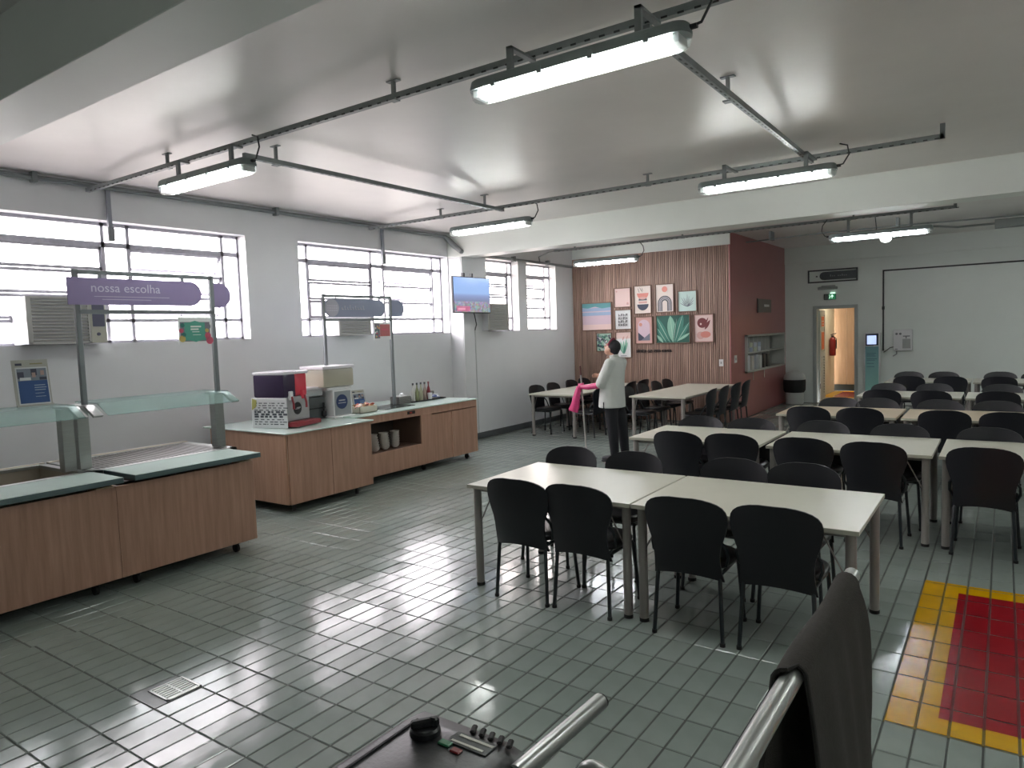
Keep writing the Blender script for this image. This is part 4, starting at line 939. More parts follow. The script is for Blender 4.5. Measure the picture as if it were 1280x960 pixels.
plate(lambda u, v, tt: (XP+tt, u, v), 13.33, 13.47, 1.12, 1.26, 'pale switch plate on the brown wall corner')

# ================================================================== BROWN WALL SHELF, SIGN, BIN
t = thing('pigeonhole_shelf', (XP, 15.45, NZ0), 'white-framed shelf unit with upright dividers set in the brown wall', 'shelf unit')
PG = mat('shelf_white', 'b3b4ae', .45)
g = G().box((XP-.24, NY0, NZ0), (XP+.05, NY0+.05, NZ1), .003).box((XP-.24, NY1-.05, NZ0), (XP+.05, NY1, NZ1), .003).box((XP-.24, NY0, NZ0), (XP+.05, NY1, NZ0+.04), .003).box((XP-.24, NY0, NZ1-.04), (XP+.05, NY1, NZ1), .003)
g.build('outer_frame', PG, t); G().box((XP-.26, NY0, NZ0), (XP-.235, NY1, NZ1)).build('back_board', mat('shelf_back', '8a8c88', .5), t)
for z in (1.27,): G().box((XP-.235, NY0+.05, z-.012), (XP+.03, NY1-.05, z+.012)).build('shelf_board', PG, t)
for k in range(6): G().box((XP-.235, 14.30+.29*k, NZ0+.04), (XP-.0, 14.32+.29*k, NZ1-.04)).build('divider', PG, t)
its = [(14.12, .3, 'd0d2d4'), (14.4, .28, 'c9c4bc'), (14.68, .30, 'b8bcc4'), (14.97, .27, 'cfd2d0'), (15.26, .3, '2c2a28'), (15.55, .28, '1f1e1e')]
for i, (y, h, c) in enumerate(its):
    tag(G().box((XP-.13, y, NZ0+.04), (XP+.02, y+.17, NZ0+.04+h), .01).build('canister', mat('canister_%d' % i, c, .4)), ('white canister, first on the lower shelf from the near end', 'cream canister, second on the lower shelf', 'bluish canister, third on the lower shelf', 'pale canister, fourth on the lower shelf', 'dark canister, fifth on the lower shelf', 'black canister nearest the empty end')[i], 'canister', 'canisters on the wall shelf')
nm = ('nearest the slatted wall', 'second from the slatted wall', 'third from the slatted wall', 'furthest from the slatted wall')
for i in range(4):
    for k in range(2):
        tag(G().lathe([(.0, 0), (.05, 0), (.056, .07), (.054, .09), (.0, .09)], (XP-.035, 14.17+.29*i+.0, 1.283+k*.095), 12).build('mug', mat('mug_%d' % ((i+k) % 3), ('c8ced6', 'a9b6c8', 'c9cfb8')[(i+k) % 3], .3)), '%s stacked mug on the upper shelf, %s' % (('lower', 'upper')[k], nm[i]), 'mug', 'stacked mugs on the upper shelf')
for y in (14.5, 15.3): G().tube([(XP+.02, y, NZ0), (XP+.02, y, NZ0-.17)], .008, 5).build('hanging_cord', PG, t)
t = thing('wall_plaque', (XP, 15.4, 2.08), 'small square projecting plaque on the brown wall', 'sign')
G().box((XP, 14.9, 2.08), (XP+.03, 15.85, 2.36), .004).build('plate', mat('plaque_grey', '6f6864', .5), t)
G().box((XP, 14.86, 2.07), (XP+.012, 14.9, 2.37)).build('edge', mat('plaque_dark', '38302f', .5), t)
g = G()
for k in range(4): g.box((XP+.03, 15.3+.1*k, 2.20), (XP+.032, 15.37+.1*k, 2.25))
g.build('lettering', WHITEP, t)
t = thing('waste_bin', (-3.84, 16.7, 0), 'pale round waste bin with dome lid and black liner', 'bin')
BINW = mat('bin_white', 'b9bdba', .4)
c = (-3.88, 16.72, 0)
G().lathe([(.0, 0), (.17, 0), (.19, .02), (.2, .3), (.0, .3)], c, 20).build('body', BINW, t)
G().lathe([(.205, .27), (.235, .32), (.24, .5), (.235, .56), (.22, .56), (.2, .3)], c, 20).build('liner', RUBBER, t)
G().lathe([(.23, .56), (.235, .6), (.22, .66), (.16, .72), (.08, .755), (.0, .76)], c, 20).build('dome_lid', BINW, t)
# white broom stick lying behind chairs
# ================================================================== FAR WALL ITEMS
yf = YF
fy = lambda d: (lambda u, v, tt: (u, yf-d-tt, v))
t = thing('door_sign', (-3.15, yf, 2.72), 'dark framed sign with a pill-shaped panel above the doorway', 'sign')
DS = mat('sign_frame_dark', '34383a', .4); DSP = mat('sign_panel_dark', '3f4548', .4)
for a, b, c_, d in ((-3.67, -2.64, 2.98, 3.01), (-3.67, -2.64, 2.72, 2.75), (-3.67, -3.64, 2.75, 2.98), (-2.67, -2.64, 2.75, 2.98)): G().box((a, yf-.05, c_), (b, yf-.02, d)).build('frame_bar', DS, t)
for x in (-3.5, -2.8): G().box((x, yf-.03, 2.85), (x+.03, yf, 2.88)).build('standoff', DS, t)
G().prism(pill(-3.42, -2.67, 2.775, 2.955, right=False), fy(.035), 0, .01).build('panel', DSP, t)
g = G(); 
for k in range(9):
    if k == 3: continue
    g.box((-3.2+.04*k, yf-.047, 2.845), (-3.18+.04*k, yf-.045, 2.87+(.02 if k % 3 == 0 else 0)))
g.build('lettering', mat('sign_pale', '868c8e', .5), t)
t = thing('emergency_light', (-3.3, yf, 2.56), 'flat pale emergency light unit under the doorway sign', 'emergency light')
G().box((-3.46, yf-.06, 2.56), (-3.05, yf, 2.62), .01).build('housing', mat('emer_grey', '8d918e', .4), t); G().box((-3.38, yf-.065, 2.625), (-3.1, yf, 2.65), .004).build('diffuser', GREYP, t)
t = thing('exit_sign', (-3.2, yf, 2.3), 'small green lit exit sign with running figure above the doorway', 'exit sign')
EG = mat('exit_green', '1f6b46', .4, emit=.25); EW = mat('exit_white', 'bfe8cf', .4, emit=.45)
G().box((-3.33, yf-.06, 2.33), (-3.08, yf, 2.46), .006).build('housing', mat('exit_case', '2f3b36', .4), t)
G().prism(R_(-3.23, -3.085, 2.335, 2.455), fy(.06), 0, .002).build('face', EG, t)
g = G().prism(R_(-3.163, -3.15, 2.36, 2.41), fy(.062), 0, .001).prism([(-3.19, 2.40), (-3.156, 2.445), (-3.12, 2.40)], fy(.062), 0, .001).prism(circ(-3.21, 2.43, .009, 8), fy(.062), 0, .001).prism([(-3.22, 2.35), (-3.2, 2.42), (-3.19, 2.38)], fy(.062), 0, .001)
g.build('arrow_figure', EW, t)
G().prism(R_(-3.31, -3.24, 2.35, 2.44), fy(.06), 0, .002).build('figure_panel', mat('exit_dark', '57605a', .4), t)
G().box((-3.2, yf-.05, 2.46), (-3.1, yf-.01, 2.49), .004).build('glow_bar', EW, t)
# kiosk totem
t = thing('information_totem', (-2.33, 17.0, 0), 'slim white and teal totem with lit screen beside the doorway', 'kiosk')
G().box((-2.48, 16.93, 0.03), (-2.18, 17.05, 1.57), .012).build('body', WHITEP, t)
G().box((-2.52, 16.8, 0), (-2.14, 17.1, .03), .006).build('base', WHITEP, t)
G().box((-2.455, 16.922, 1.29), (-2.205, 16.932, 1.55), .004).build('screen_bezel', mat('bezel_navy', '1c2b42', .3), t)
G().box((-2.425, 16.918, 1.32), (-2.245, 16.923, 1.51)).build('screen', mat('totem_screen', 'a9bbe8', .4, emit=.4), t)
gt = bpy.data.materials.new('totem_print'); gt.use_nodes = True
N = gt.node_tree.nodes; L = gt.node_tree.links; q = N.new('ShaderNodeNewGeometry'); sp = N.new('ShaderNodeSeparateXYZ'); mr = N.new('ShaderNodeMapRange'); rp = N.new('ShaderNodeValToRGB')
L.new(q.outputs['Position'], sp.inputs[0]); L.new(sp.outputs['Z'], mr.inputs['Value']); mr.inputs['From Min'].default_value = .1; mr.inputs['From Max'].default_value = 1.27; L.new(mr.outputs[0], rp.inputs[0])
rp.color_ramp.elements[0].color = (*lin('9ad0c4'), 1); rp.color_ramp.elements[1].color = (*lin('6c98a0'), 1); L.new(rp.outputs[0], N['Principled BSDF'].inputs['Base Color'])
G().box((-2.46, 16.924, .06), (-2.20, 16.931, 1.275)).build('printed_panel', gt, t)
g = G()
for k, (z, l) in enumerate(((1.12, .18), (1.09, .15), (1.06, .17), (1.0, .2), (.97, .16), (.9, .14), (.83, .15))): g.box((-2.43, 16.921, z), (-2.43+l, 16.924, z+.012))
g.build('text_lines', mat('totem_text', '4d7480', .5), t)
G().box((-2.30, 16.918, 1.275), (-2.2, 16.924, 1.295)).build('label_strip', WHITEP, t)
# water purifier
t = thing('water_purifier', (-1.76, yf, 1.15), 'white wall-mounted water purifier beside the totem', 'water dispenser')
G().box((-1.93, yf-.14, 1.17), (-1.58, yf, 1.62), .02).build('body', WHITEP, t)
for x in (-1.87, -1.80):
    k_ = G().lathe([(.0, 0), (.025, 0), (.022, .015), (.0, .015)], (0, 0, 0), 12, Matrix.Translation((x, yf-.14, 1.53)) @ Matrix.Rotation(PI/2, 4, 'X')).build('knob', GREYM, t)
G().box((-1.75, yf-.155, 1.47), (-1.62, yf-.138, 1.49)).box((-1.70, yf-.16, 1.43), (-1.68, yf-.14, 1.47)).build('spout', GREYM, t)
G().box((-1.76, yf-.144, 1.22), (-1.61, yf-.139, 1.42), .003).build('cup_recess', mat('recess_grey', 'a2a5a4', .5), t)
G().box((-1.9, yf-.142, 1.20), (-1.85, yf-.14, 1.215)).build('badge', GREYM, t)
G().tube([(-1.88, yf-.05, 1.17), (-1.88, yf-.04, 1.1), (-1.95, yf-.03, 1.05)], .012, 6).build('hose', GREYP, t)
G().tube([(-1.93, yf-.05, 1.25), (-2.0, yf-.05, 1.24), (-2.08, yf-.04, 1.17), (-2.13, yf-.03, 1.14)], .009, 6).build('hose', BLACKM, t)
t = thing('black_wall_conduit', (-2.14, yf, 1.1), 'black conduit dropping then running along the far white wall', 'conduit')
G().box((-2.155, yf-.025, 1.17), (-2.125, yf, 2.90)).build('vertical_run', mat('conduit_black', '262b2a', .4), t); G().box((-2.155, yf-.025, 2.88), (3.8, yf, 2.91)).build('horizontal_run', mat('conduit_black', '262b2a', .4), t)
G().box((-2.165, yf-.03, 2.06), (-2.115, yf, 2.13)).build('coupling', mat('conduit_black', '262b2a', .4), t)

# ================================================================== TABLES
def make_table(m, label, group):
    t = thing('dining_table', (0, 0, 0), label, 'table', group)
    L_, W_ = 1.285, .95
    G().box((-L_/2+.002, -W_/2, .724), (L_/2-.002, W_/2, .750), .003).build('tabletop', [m], t)
    G().box((-L_/2+.002, -W_/2-.0015, .725), (L_/2-.002, -W_/2, .749)).build('edge_band', TABLEEDGE, t); G().box((-L_/2+.002, W_/2, .725), (L_/2-.002, W_/2+.0015, .749)).build('edge_band', TABLEEDGE, t)
    g = G()
    for y in (-.38, .38): g.box((-.58, y-.015, .69), (.58, y+.015, .724))
    for x in (-.56, .56): g.box((x-.015, -.38, .69), (x+.015, .38, .724))
    g.build('underframe', TLEG, t)
    for x in (-1, 1):
        for y in (-1, 1):
            a, b = x*(L_/2-.05), y*(W_/2-.06)
            lg = G().tube([(a, b, .02), (a, b, .724)], .0285, 14).build('leg', TLEG, t)
            G().tube([(a, b, 0), (a, b, .022)], .030, 14).build('foot', RUBBER, lg)
            G().tube([(a-x*.012, b, .45), (a-x*.14, b, .70)], .005, 5).build('brace', TLEG, lg)
    return t
tbl = make_table(TABLETOP, 'white rectangular table, left of the two in the front row', 'white tables in rows')
tbl.location = (-2.5275, 4.385, 0)
tbg = 'white tables in rows'
dup(tbl, (-1.235, 4.385, 0), 0, 'white rectangular table, right of the two in the front row', tbg)
for x, l in ((-2.425, 'leftmost of the second row'), (-1.09, 'middle of the second row'), (.235, 'third from the left in the second row, cut by the right edge')):
    dup(tbl, (x, 6.86, 0), 0, 'white table, '+l, tbg)
tb2 = make_table(TABLEBEIGE, 'beige table, leftmost of the third row', 'beige tables of the third row'); tb2.location = (-1.60, 9.2, 0)
dup(tb2, (-.275, 9.2, 0), 0, 'beige table, second from the left in the third row', 'beige tables of the third row')
for x, l in ((-1.10, 'leftmost of the fourth row'), (.23, 'second from the left in the fourth row, mostly hidden by chairs')): dup(tbl, (x, 11.62, 0), 0, 'white table, '+l, tbg)
for x, l in ((-1.08, 'left one of the rearmost row against the far wall'), (.235, 'right one of the rearmost row against the far wall')): dup(tbl, (x, 14.38, 0), 0, 'white table, '+l, tbg)
for y, l in ((10.995, 'near half of the lengthwise pair right of the worker'), (12.285, 'far half of the lengthwise pair touching the slatted wall area')): dup(tbl, (-4.48, y, 0), PI/2, 'white table, '+l, tbg)
for y, l in ((10.95, 'near half of the lengthwise pair by the window wall, behind the glove'), (12.24, 'far half of the lengthwise pair by the window wall')): dup(tbl, (-6.40, y, 0), PI/2, 'white table, '+l, tbg)

# ================================================================== CHAIRS
def back_half(z):
    pts = [(.35, .212), (.40, .203), (.46, .197), (.52, .196), (.58, .205), (.64, .226), (.70, .243), (.74, .247), (.78, .241), (.815, .218), (.84, .18), (.856, .12), (.864, .06)]
    for (a, wa), (b, wb) in zip(pts, pts[1:]):
        if a <= z <= b: return wa+(wb-wa)*(z-a)/(b-a)
    return .05
def make_chair():
    t = thing('dining_chair', (0, 0, 0), 'x', 'chair')
    # backrest shell: rows in z, columns in x
    zs = [.365, .39, .42, .47, .53, .58, .63, .68, .72, .755, .785, .81, .83, .845, .856, .863]; nx = 10; rows = []
    for side in (0, 1):
        R = []
        for z in zs:
            hw = back_half(z); row = []
            for i in range(nx+1):
                s = -1+2*i/nx; x = s*hw
                zz = z + (.035*(1-s*s) if z < .37 else (.02*(1-s*s) if z < .40 else (.008*(1-s*s) if z < .43 else 0)))
                y = -.225-.06*max(0, (zz-.45))/.41+.03*max(0, .45-zz)/.1 + .055*(x/.245)**2 + (.004 if side else -.008)
                row.append((x, y, zz))
            R.append(row)
        rows.append(R)
    g = G(); n = nx+1; m_ = len(zs)
    for R in rows: g.v += [p for r in R for p in r]
    def idx(s, i, j): return s*n*m_+i*n+j
    for i in range(m_-1):
        for j in range(nx):
            g.f.append((idx(0,i,j), idx(0,i,j+1), idx(0,i+1,j+1), idx(0,i+1,j))); g.f.append((idx(1,i,j), idx(1,i+1,j), idx(1,i+1,j+1), idx(1,i,j+1)))
        for j in (0, nx): g.f.append((idx(0,i,j), idx(0,i+1,j), idx(1,i+1,j), idx(1,i,j)))
    for j in range(nx):
        for i in (0, m_-1): g.f.append((idx(0,i,j), idx(1,i,j), idx(1,i,j+1), idx(0,i,j+1)))
    g.m = [0]*len(g.f)
    g.build('backrest', CHAIRP, t, ang=60)
    # seat cushion
    def sup(rx, ry, z, k=2.6, n=24, cy=.035):
        P = []
        for i in range(n):
            a = 2*PI*i/n; c, s = math.cos(a), math.sin(a)
            P.append((rx*math.copysign(abs(c)**(2/k), c), cy+ry*math.copysign(abs(s)**(2/k), s), z))
        return P
    G().rings([sup(.19, .19, .415), sup(.215, .215, .425), sup(.222, .222, .445), sup(.21, .21, .462), sup(.16, .16, .468), sup(.06, .06, .462)]).build('seat', SEATP, t, ang=60)
    r = .0125
    for s in (-1, 1):
        lg = G().tube([(s*.178, -.135, .415), (s*.184, -.165, .405), (s*.187, -.178, .36), (s*.205, -.205, .012)], r, 8).build('leg', CHAIRLEG, t)
        G().tube([(s*.205, -.205, 0), (s*.205, -.2045, .02)], .016, 8).build('foot_cap', RUBBER, lg)
        lg = G().tube([(s*.185, .165, .412), (s*.19, .185, .39), (s*.215, .215, .012)], r, 8).build('leg', CHAIRLEG, t)
        G().tube([(s*.215, .215, 0), (s*.215, .2145, .02)], .016, 8).build('foot_cap', RUBBER, lg)
    g = G()
    for s in (-1, 1):
        g.tube([(s*.185, -.14, .405), (s*.185, .18, .405)], .012, 8)
        g.tube([(s*.20, -.10, .44), (s*.225, -.14, .50), (s*.222, -.165, .56), (s*.19, -.2, .62)], .010, 7)
    g.tube([(-.185, -.12, .405), (.185, -.12, .405)], .012, 8).tube([(-.185, .15, .405), (.185, .15, .405)], .012, 8)
    g.build('seat_frame', CHAIRLEG, t)
    return t
chair0 = make_chair(); used = [False]
def chair(x, y, rz, label, group):
    rz += random.uniform(-.05, .05)
    if not used[0]:
        used[0] = True; chair0.location = (x, y, 0); chair0.rotation_euler.z = rz; tag(chair0, label, 'chair', group); return
    dup(chair0, (x, y, 0), rz, label, group)
random.seed(21)
def ordn(i, n):
    return ['leftmost', 'second from left', 'third from left', 'fourth from left', 'fifth from left', 'sixth from left'][i]
ROWS = [('front', 4.065, [-2.68, -2.22, -1.505, -1.0], 4.80, [-2.95, -2.37, -1.60, -1.12]),
        ('second', 6.50, [-2.50, -2.02, -1.40, -.85, -.10, .42], 7.12, [-2.66, -2.12, -1.44, -.78, -.10, .45]),
        ('third', 8.90, [-1.86, -1.33, -.51, .04, .5], 9.48, [-1.72, -1.27, -.61, -.05]),
        ('fourth', 11.30, [-1.40, -.79, -.06], 11.91, [-1.44, -.83, .0, .5]),
        ('rearmost', 14.05, [-1.32, -.73, -.05], 14.68, [-1.44, -.87, -.04, .5])]
for nm, yn, xs, yfar, xf2 in ROWS:
    for i, x in enumerate(xs): chair(x, yn+random.uniform(-.02, .02), 0, 'black chair with its back to us, %s, near side of %s row' % (ordn(i, 0), nm), 'chairs on the near side of the %s row' % nm)
    for i, x in enumerate(xf2): chair(x, yfar+random.uniform(-.02, .02), PI, 'black chair facing us, %s, far side of %s row' % (ordn(i, 0), nm), 'chairs on the far side of the %s row' % nm)
seqn = ['nearest', 'second nearest', 'third nearest', 'furthest']
for i, y in enumerate((10.75, 11.35, 12.0, 12.55)): chair(-3.96, y, PI/2, 'black chair right of the tables by the slatted wall, %s' % seqn[i], 'chairs right of the slatted wall tables')
for i, y in enumerate((10.85, 11.45, 12.05, 12.55)): chair(-4.98, y, -PI/2, 'black chair left of the tables by the slatted wall, %s' % seqn[i], 'chairs left of the slatted wall tables')
for i, y in enumerate((10.7, 11.25, 11.9, 12.45)): chair(-5.88, y, PI/2, 'black chair right of the tables by the window wall, %s' % seqn[i], 'chairs right of the window wall tables')
for i, y in enumerate((10.8, 11.4, 12.1, 12.6)): chair(-6.80, y, -PI/2, 'black chair left of the tables by the window wall, %s' % seqn[i], 'chairs left of the window wall tables')

# ================================================================== FOREGROUND: TURNSTILE, RAILS, CLOTH
t = thing('turnstile', (-.92, .85, 0), 'black turnstile head with knob and small label in the foreground', 'turnstile')
hx0, hx1, hy0, hy1 = -1.085, -.735, .55, 1.135
prof = [(hx0, .90), (hx0, .955), (hx0+.01, .985), (hx0+.035, 1.0), (hx1-.09, 1.0), (hx1-.03, .985), (hx1, .95), (hx1, .90)]
def blk(a, b, shrink=0): return lambda u, v, tt: (u, tt, v)
G().box((hx0+.005, hy0, .80), (hx1-.005, hy1-.005, .93), .02).build('lower_case', BLACKP, t)
lid = G().rings([[(hx0+(u-hx0)*k+(1-k)*.16, y, .92+(v-.92)*kk) for u, v in prof] for y, k, kk in ((hy0, 1, 1), (hy1-.07, 1, 1), (hy1-.02, .985, .93), (hy1, .95, .6))]).build('lid', BLACKP, t, ang=50)
G().box((hx0+.05, hy0, .999), (hx0+.056, hy1-.06, 1.002)).build('seam', RUBBER, lid)
kx, ky = -.985, 1.045
k_ = G().lathe([(.0, .995), (.034, .995), (.032, 1.01), (.028, 1.014), (.0, 1.014)], (kx, ky, 0), 20).build('knob', BLACKP, t)
G().obox((kx, ky, 1.021), (.060, .016, .018), .9, .004).obox((kx+.012, ky+.012, 1.021), (.02, .014, .02), .2, .004).build('knob_grip', BLACKP, k_)
lb_ = G().obox((-.875, 1.062, 1.0015), (.10, .04, .003), 0).build('label', mat('label_dark', '3a403e', .3), t)
G().obox((-.87, 1.072, 1.0035), (.085, .007, .001), 0).obox((-.877, 1.05, 1.0035), (.08, .006, .001), 0).build('label_stripes', mat('label_pale', 'b9bcae', .4), lb_)
G().obox((-.922, 1.035, 1.002), (.03, .018, .005), 0, .002).build('green_button', mat('button_green', '2f7a55', .35), t)
G().obox((-.886, 1.026, 1.002), (.024, .016, .005), 0, .002).build('red_button', mat('button_red', '8c2a2c', .35), t)
for k in range(5): G().obox((-.905+.024*k, 1.108-.001*k, 1.0), (.012, .028, .008), .4, .003).build('vent_rib', RUBBER, t)
G().box((-1.0, .6, 0), (-.82, .9, .80), .01).build('pedestal', GREYM, t)
a_ = G().tube([(-.765, 1.06, .975), (-.752, 1.385, .975)], .019, 18).build('arm', INOX, t)
G().tube([(-.752, 1.383, .975), (-.752, 1.390, .975)], .0185, 18).build('arm_cap', BLACKP, a_)
t = thing('guide_rail', (-.405, 1.2, 0), 'polished steel handrail carrying the dark cloth', 'handrail')
RZ = .985
G().tube([(-.405, -.6, RZ), (-.405, 2.52, RZ)], .025, 20).build('top_rail', INOX, t)
G().tube([(-.405, 2.516, RZ), (-.405, 2.523, RZ)], .024, 18).build('end_cap', GREYP, t)
for y in (-.4, 2.36): G().tube([(-.405, y, 0), (-.405, y, RZ-.01)], .024, 16).build('post', GREYM, t)
G().tube([(-.405, -.5, .5), (-.405, 2.36, .5)], .016, 12).build('lower_rail', INOX, t)
t = thing('bent_rail', (-.6, 1.0, 0), 'curved end of a steel rail at the bottom edge, right of the turnstile', 'handrail')
pts = [(-.66, 1.14, 0), (-.66, 1.14, .962)]+[(-.66+.035-.035*math.cos(a), 1.14-.002*i, .962+.03*math.sin(a)) for i, a in enumerate([PI/2*k/5 for k in range(1, 6)])]+[(-.59, 1.12, .992), (-.555, 1.03, .985), (-.54, .8, .975), (-.54, .3, .97)]
G().tube(pts, .016, 14).build('rail', INOX, t)
# cloth draped over the rail
CLOTH = mat('dark_cloth', '36332e', .95, var=.15, scale=60, bump=.5, bscale=260)
def cloth():
    ny = 26; prof = []
    def cross(k):      # k 0 near .. 1 far ; returns list of (x,z)
        P = []
        zl, zr = .42, .30
        w = .036+.004*math.sin(k*7)
        for i in range(9): f = i/8; P.append((-.405-w-.035*(1-f)*(.6+.4*math.sin(k*5+1)), zl+(RZ-.01-zl)*f))
        for i in range(1, 8): a = PI-PI*i/8; P.append((-.405+(w)*math.cos(a), RZ+.0+w*1.05*math.sin(a)))
        for i in range(13): f = 1-i/12; P.append((-.405+w+.05*(1-f)**.7*(.75+.25*math.sin(k*4+.5)), zr+(RZ-.01-zr)*f))
        return P
    outer = []; inner = []
    for j in range(ny+1):
        k = j/ny; row = []; ri = []
        C = cross(k)
        for i, (x, z) in enumerate(C):
            y = 1.70+.72*k
            drop = max(0, RZ-z)
            if x > -.405: y = 1.70+.04*drop+ (2.42+.12*math.sin(min(1, drop/.22)*PI/2)*(1-.0*drop) - (.25*max(0, drop-.45)) - 1.70)*k
            else: y = 1.66-.05*math.sin(min(1, drop/.5)*PI)+.0*drop+(.76)*k
            x2 = x+.004*math.sin(y*30+z*9)*min(1, drop*6)
            row.append((x2, y, z)); cx = -.405; th = .007
            d = Vector((x2-cx, 0, (z-RZ) if z > RZ-.005 else 0)); d = d.normalized()*th if d.length > 1e-6 else Vector((0, 0, th))
            ri.append((x2-d.x, y, z-d.z))
        outer.append(row); inner.append(ri)
    n = len(outer[0]); g = G(); g.v = [p for r in outer for p in r]+[p for r in inner for p in r]; o = (ny+1)*n
    for j in range(ny):
        for i in range(n-1):
            g.f.append((j*n+i, j*n+i+1, (j+1)*n+i+1, (j+1)*n+i)); g.f.append((o+j*n+i, o+(j+1)*n+i, o+(j+1)*n+i+1, o+j*n+i+1))
        for i in (0, n-1): g.f.append((j*n+i, (j+1)*n+i, o+(j+1)*n+i, o+j*n+i))
    for i in range(n-1):
        for j in (0, ny): g.f.append((j*n+i, o+j*n+i, o+j*n+i+1, j*n+i+1))
    g.m = [0]*len(g.f)
    return g, outer
g, outer = cloth()
t = thing('draped_cloth', (-.405, 2.0, .4), 'dark grey fabric draped over the steel handrail in the foreground', 'cloth')
g.build('fabric', CLOTH, t, ang=70)
G().tube(outer[0], .005, 6).build('hem', mat('cloth_hem', '2b2a27', .9), t)

# ================================================================== PERSON AND MOP
def evalmesh(obj):
    dg = bpy.context.evaluated_depsgraph_get(); return bpy.data.meshes.new_from_object(obj.evaluated_get(dg))
def fuse(g, name, m, parent, vox=.012, smooth=4):
    me = bpy.data.meshes.new(name); me.from_pydata(g.v, [], g.f)
    bm = bmesh.new(); bm.from_mesh(me); bmesh.ops.recalc_face_normals(bm, faces=bm.faces[:]); bm.to_mesh(me); bm.free()
    o = bpy.data.objects.new(name, me); COL.objects.link(o)
    md = o.modifiers.new('r', 'REMESH'); md.mode = 'VOXEL'; md.voxel_size = vox
    if smooth: sm = o.modifiers.new('s', 'SMOOTH'); sm.factor = .5; sm.iterations = smooth
    m2 = evalmesh(o); bpy.data.objects.remove(o); m2.name = name
    m2.materials.clear(); m2.materials.append(m); m2.polygons.foreach_set('use_smooth', [True]*len(m2.polygons))
    ob = bpy.data.objects.new(name, m2); COL.objects.link(ob); ob.parent = parent
    return ob
def limb(g, pts, rs, n=14):
    g.tube(pts, rs, n)
    for p, r in zip(pts, rs): g.ball(p, r*.995, 12, 8)
def loft(g, secs, n=24):   # (cx,cy,z,rx,ry)
    g.rings([[(cx+rx*math.cos(2*PI*k/n), cy+ry*math.sin(2*PI*k/n), z) for k in range(n)] for cx, cy, z, rx, ry in secs])
SKIN = mat('skin', 'b58b76', .55); SHIRT = mat('white_shirt', 'c9ccc8', .8, var=.03, scale=9); TROU = mat('black_trousers', '15161c', .85); SHOE = mat('dark_shoe', '26272b', .6)
HAIR = mat('dark_hair', '16151d', .6, bump=.5, bscale=90); PINK = mat('pink_rubber', 'c63c74', .45, var=.1, scale=20); BAND = mat('headband_red', '8c2f48', .6)
pr = thing('person', (-4.42, 8.78, 0), 'person in white shirt, dark trousers and pink glove holding a mop, looking up', 'person')
# local frame: faces -x; camera sees the -y side
b = G()
limb(b, [(-.02, -.08, .88), (-.0, -.10, .5), (.04, -.10, .09)], [.075, .055, .04]); limb(b, [(-.01, .08, .88), (.05, .10, .5), (.10, .10, .09)], [.075, .055, .04])
loft(b, [(-.03, 0, .82, .09, .145), (-.03, 0, .92, .10, .15), (-.02, 0, 1.08, .095, .14), (-.005, 0, 1.25, .11, .16), (.01, 0, 1.36, .10, .17), (.02, 0, 1.42, .06, .11)])
limb(b, [(.015, 0, 1.40), (-.005, 0, 1.50)], [.052, .047])
# arms
LS, LE, LW, LH = (.03, -.185, 1.37), (-.10, -.235, 1.075), (-.36, -.17, 1.035), (-.47, -.10, 1.045)
RS, RE, RW, RH = (.03, .185, 1.37), (-.07, .25, 1.10), (-.22, .08, 1.17), (-.28, .02, 1.19)
limb(b, [LS, LE], [.052, .040]); limb(b, [LE, LW, LH], [.038, .026, .022]); limb(b, [RS, RE], [.052, .040]); limb(b, [RE, RW], [.038, .025])
# bare right hand near the chest, five fingers
b.ball((-.265, .05, 1.185), (.045, .022, .035), 12, 8)
for k, (dz, ln) in enumerate(((.022, .06), (.008, .068), (-.006, .063), (-.019, .05))):
    limb(b, [(-.295, .045, 1.185+dz), (-.295-ln*.6, .03, 1.19+dz), (-.295-ln*.75, .005, 1.185+dz*.8), (-.295-ln*.5, -.01, 1.18+dz*.8)], [.0095, .009, .0085, .008], 8)
limb(b, [(-.25, .03, 1.205), (-.27, .0, 1.225), (-.30, -.012, 1.225)], [.011, .010, .009], 8)
# head tilted back, looking up to -x
HC = Vector((-.03, 0, 1.572)); HT = Matrix.Translation(HC) @ Matrix.Rotation(.32, 4, 'Y')
def hb(c, r, n=16, m=12):
    rx, ry, rz = r; b.lathe([(max(.001, math.sin(PI*i/m)), -math.cos(PI*i/m)) for i in range(m+1)], (0, 0, 0), n, HT @ Matrix.Translation(c) @ Matrix.Diagonal((rx, ry, rz, 1)))
hb((0.01, 0, .015), (.092, .074, .098)); hb((-.035, 0, -.045), (.055, .052, .062)); hb((-.062, 0, -.082), (.024, .026, .02)); hb((-.098, 0, -.008), (.022, .013, .018)); hb((-.088, 0, .012), (.014, .011, .03))
hb((-.078, 0, .034), (.02, .045, .014)); hb((-.084, 0, -.045), (.014, .022, .008)); hb((-.082, 0, -.055), (.013, .02, .007))
for s in (-1, 1): hb((.01, s*.074, -.01), (.018, .008, .03))
body = fuse(b, 'body', SKIN, pr, .0085, 3)
for s in (-1, 1):
    e = G().ball(HT @ Vector((-.079, s*.028, .013)), (.010, .011, .009), 10, 6).build('eye', mat('eye_dark', '1d1614', .3)); e.parent = pr
o = G(); o.lathe([(.001, -1), (.3, -.95), (.6, -.8), (.8, -.6), (.95, -.3), (1, 0), (.95, .3), (.8, .6), (.6, .8), (.3, .95), (.001, 1)], (0, 0, 0), 20, HT @ Matrix.Translation((.034, 0, .03)) @ Matrix.Diagonal((.094, .087, .100, 1)))
o.lathe([(.001, -1), (.5, -.86), (.86, -.5), (1, 0), (.86, .5), (.5, .86), (.001, 1)], (0, 0, 0), 16, HT @ Matrix.Translation((.07, 0, -.02)) @ Matrix.Diagonal((.05, .06, .06, 1)))
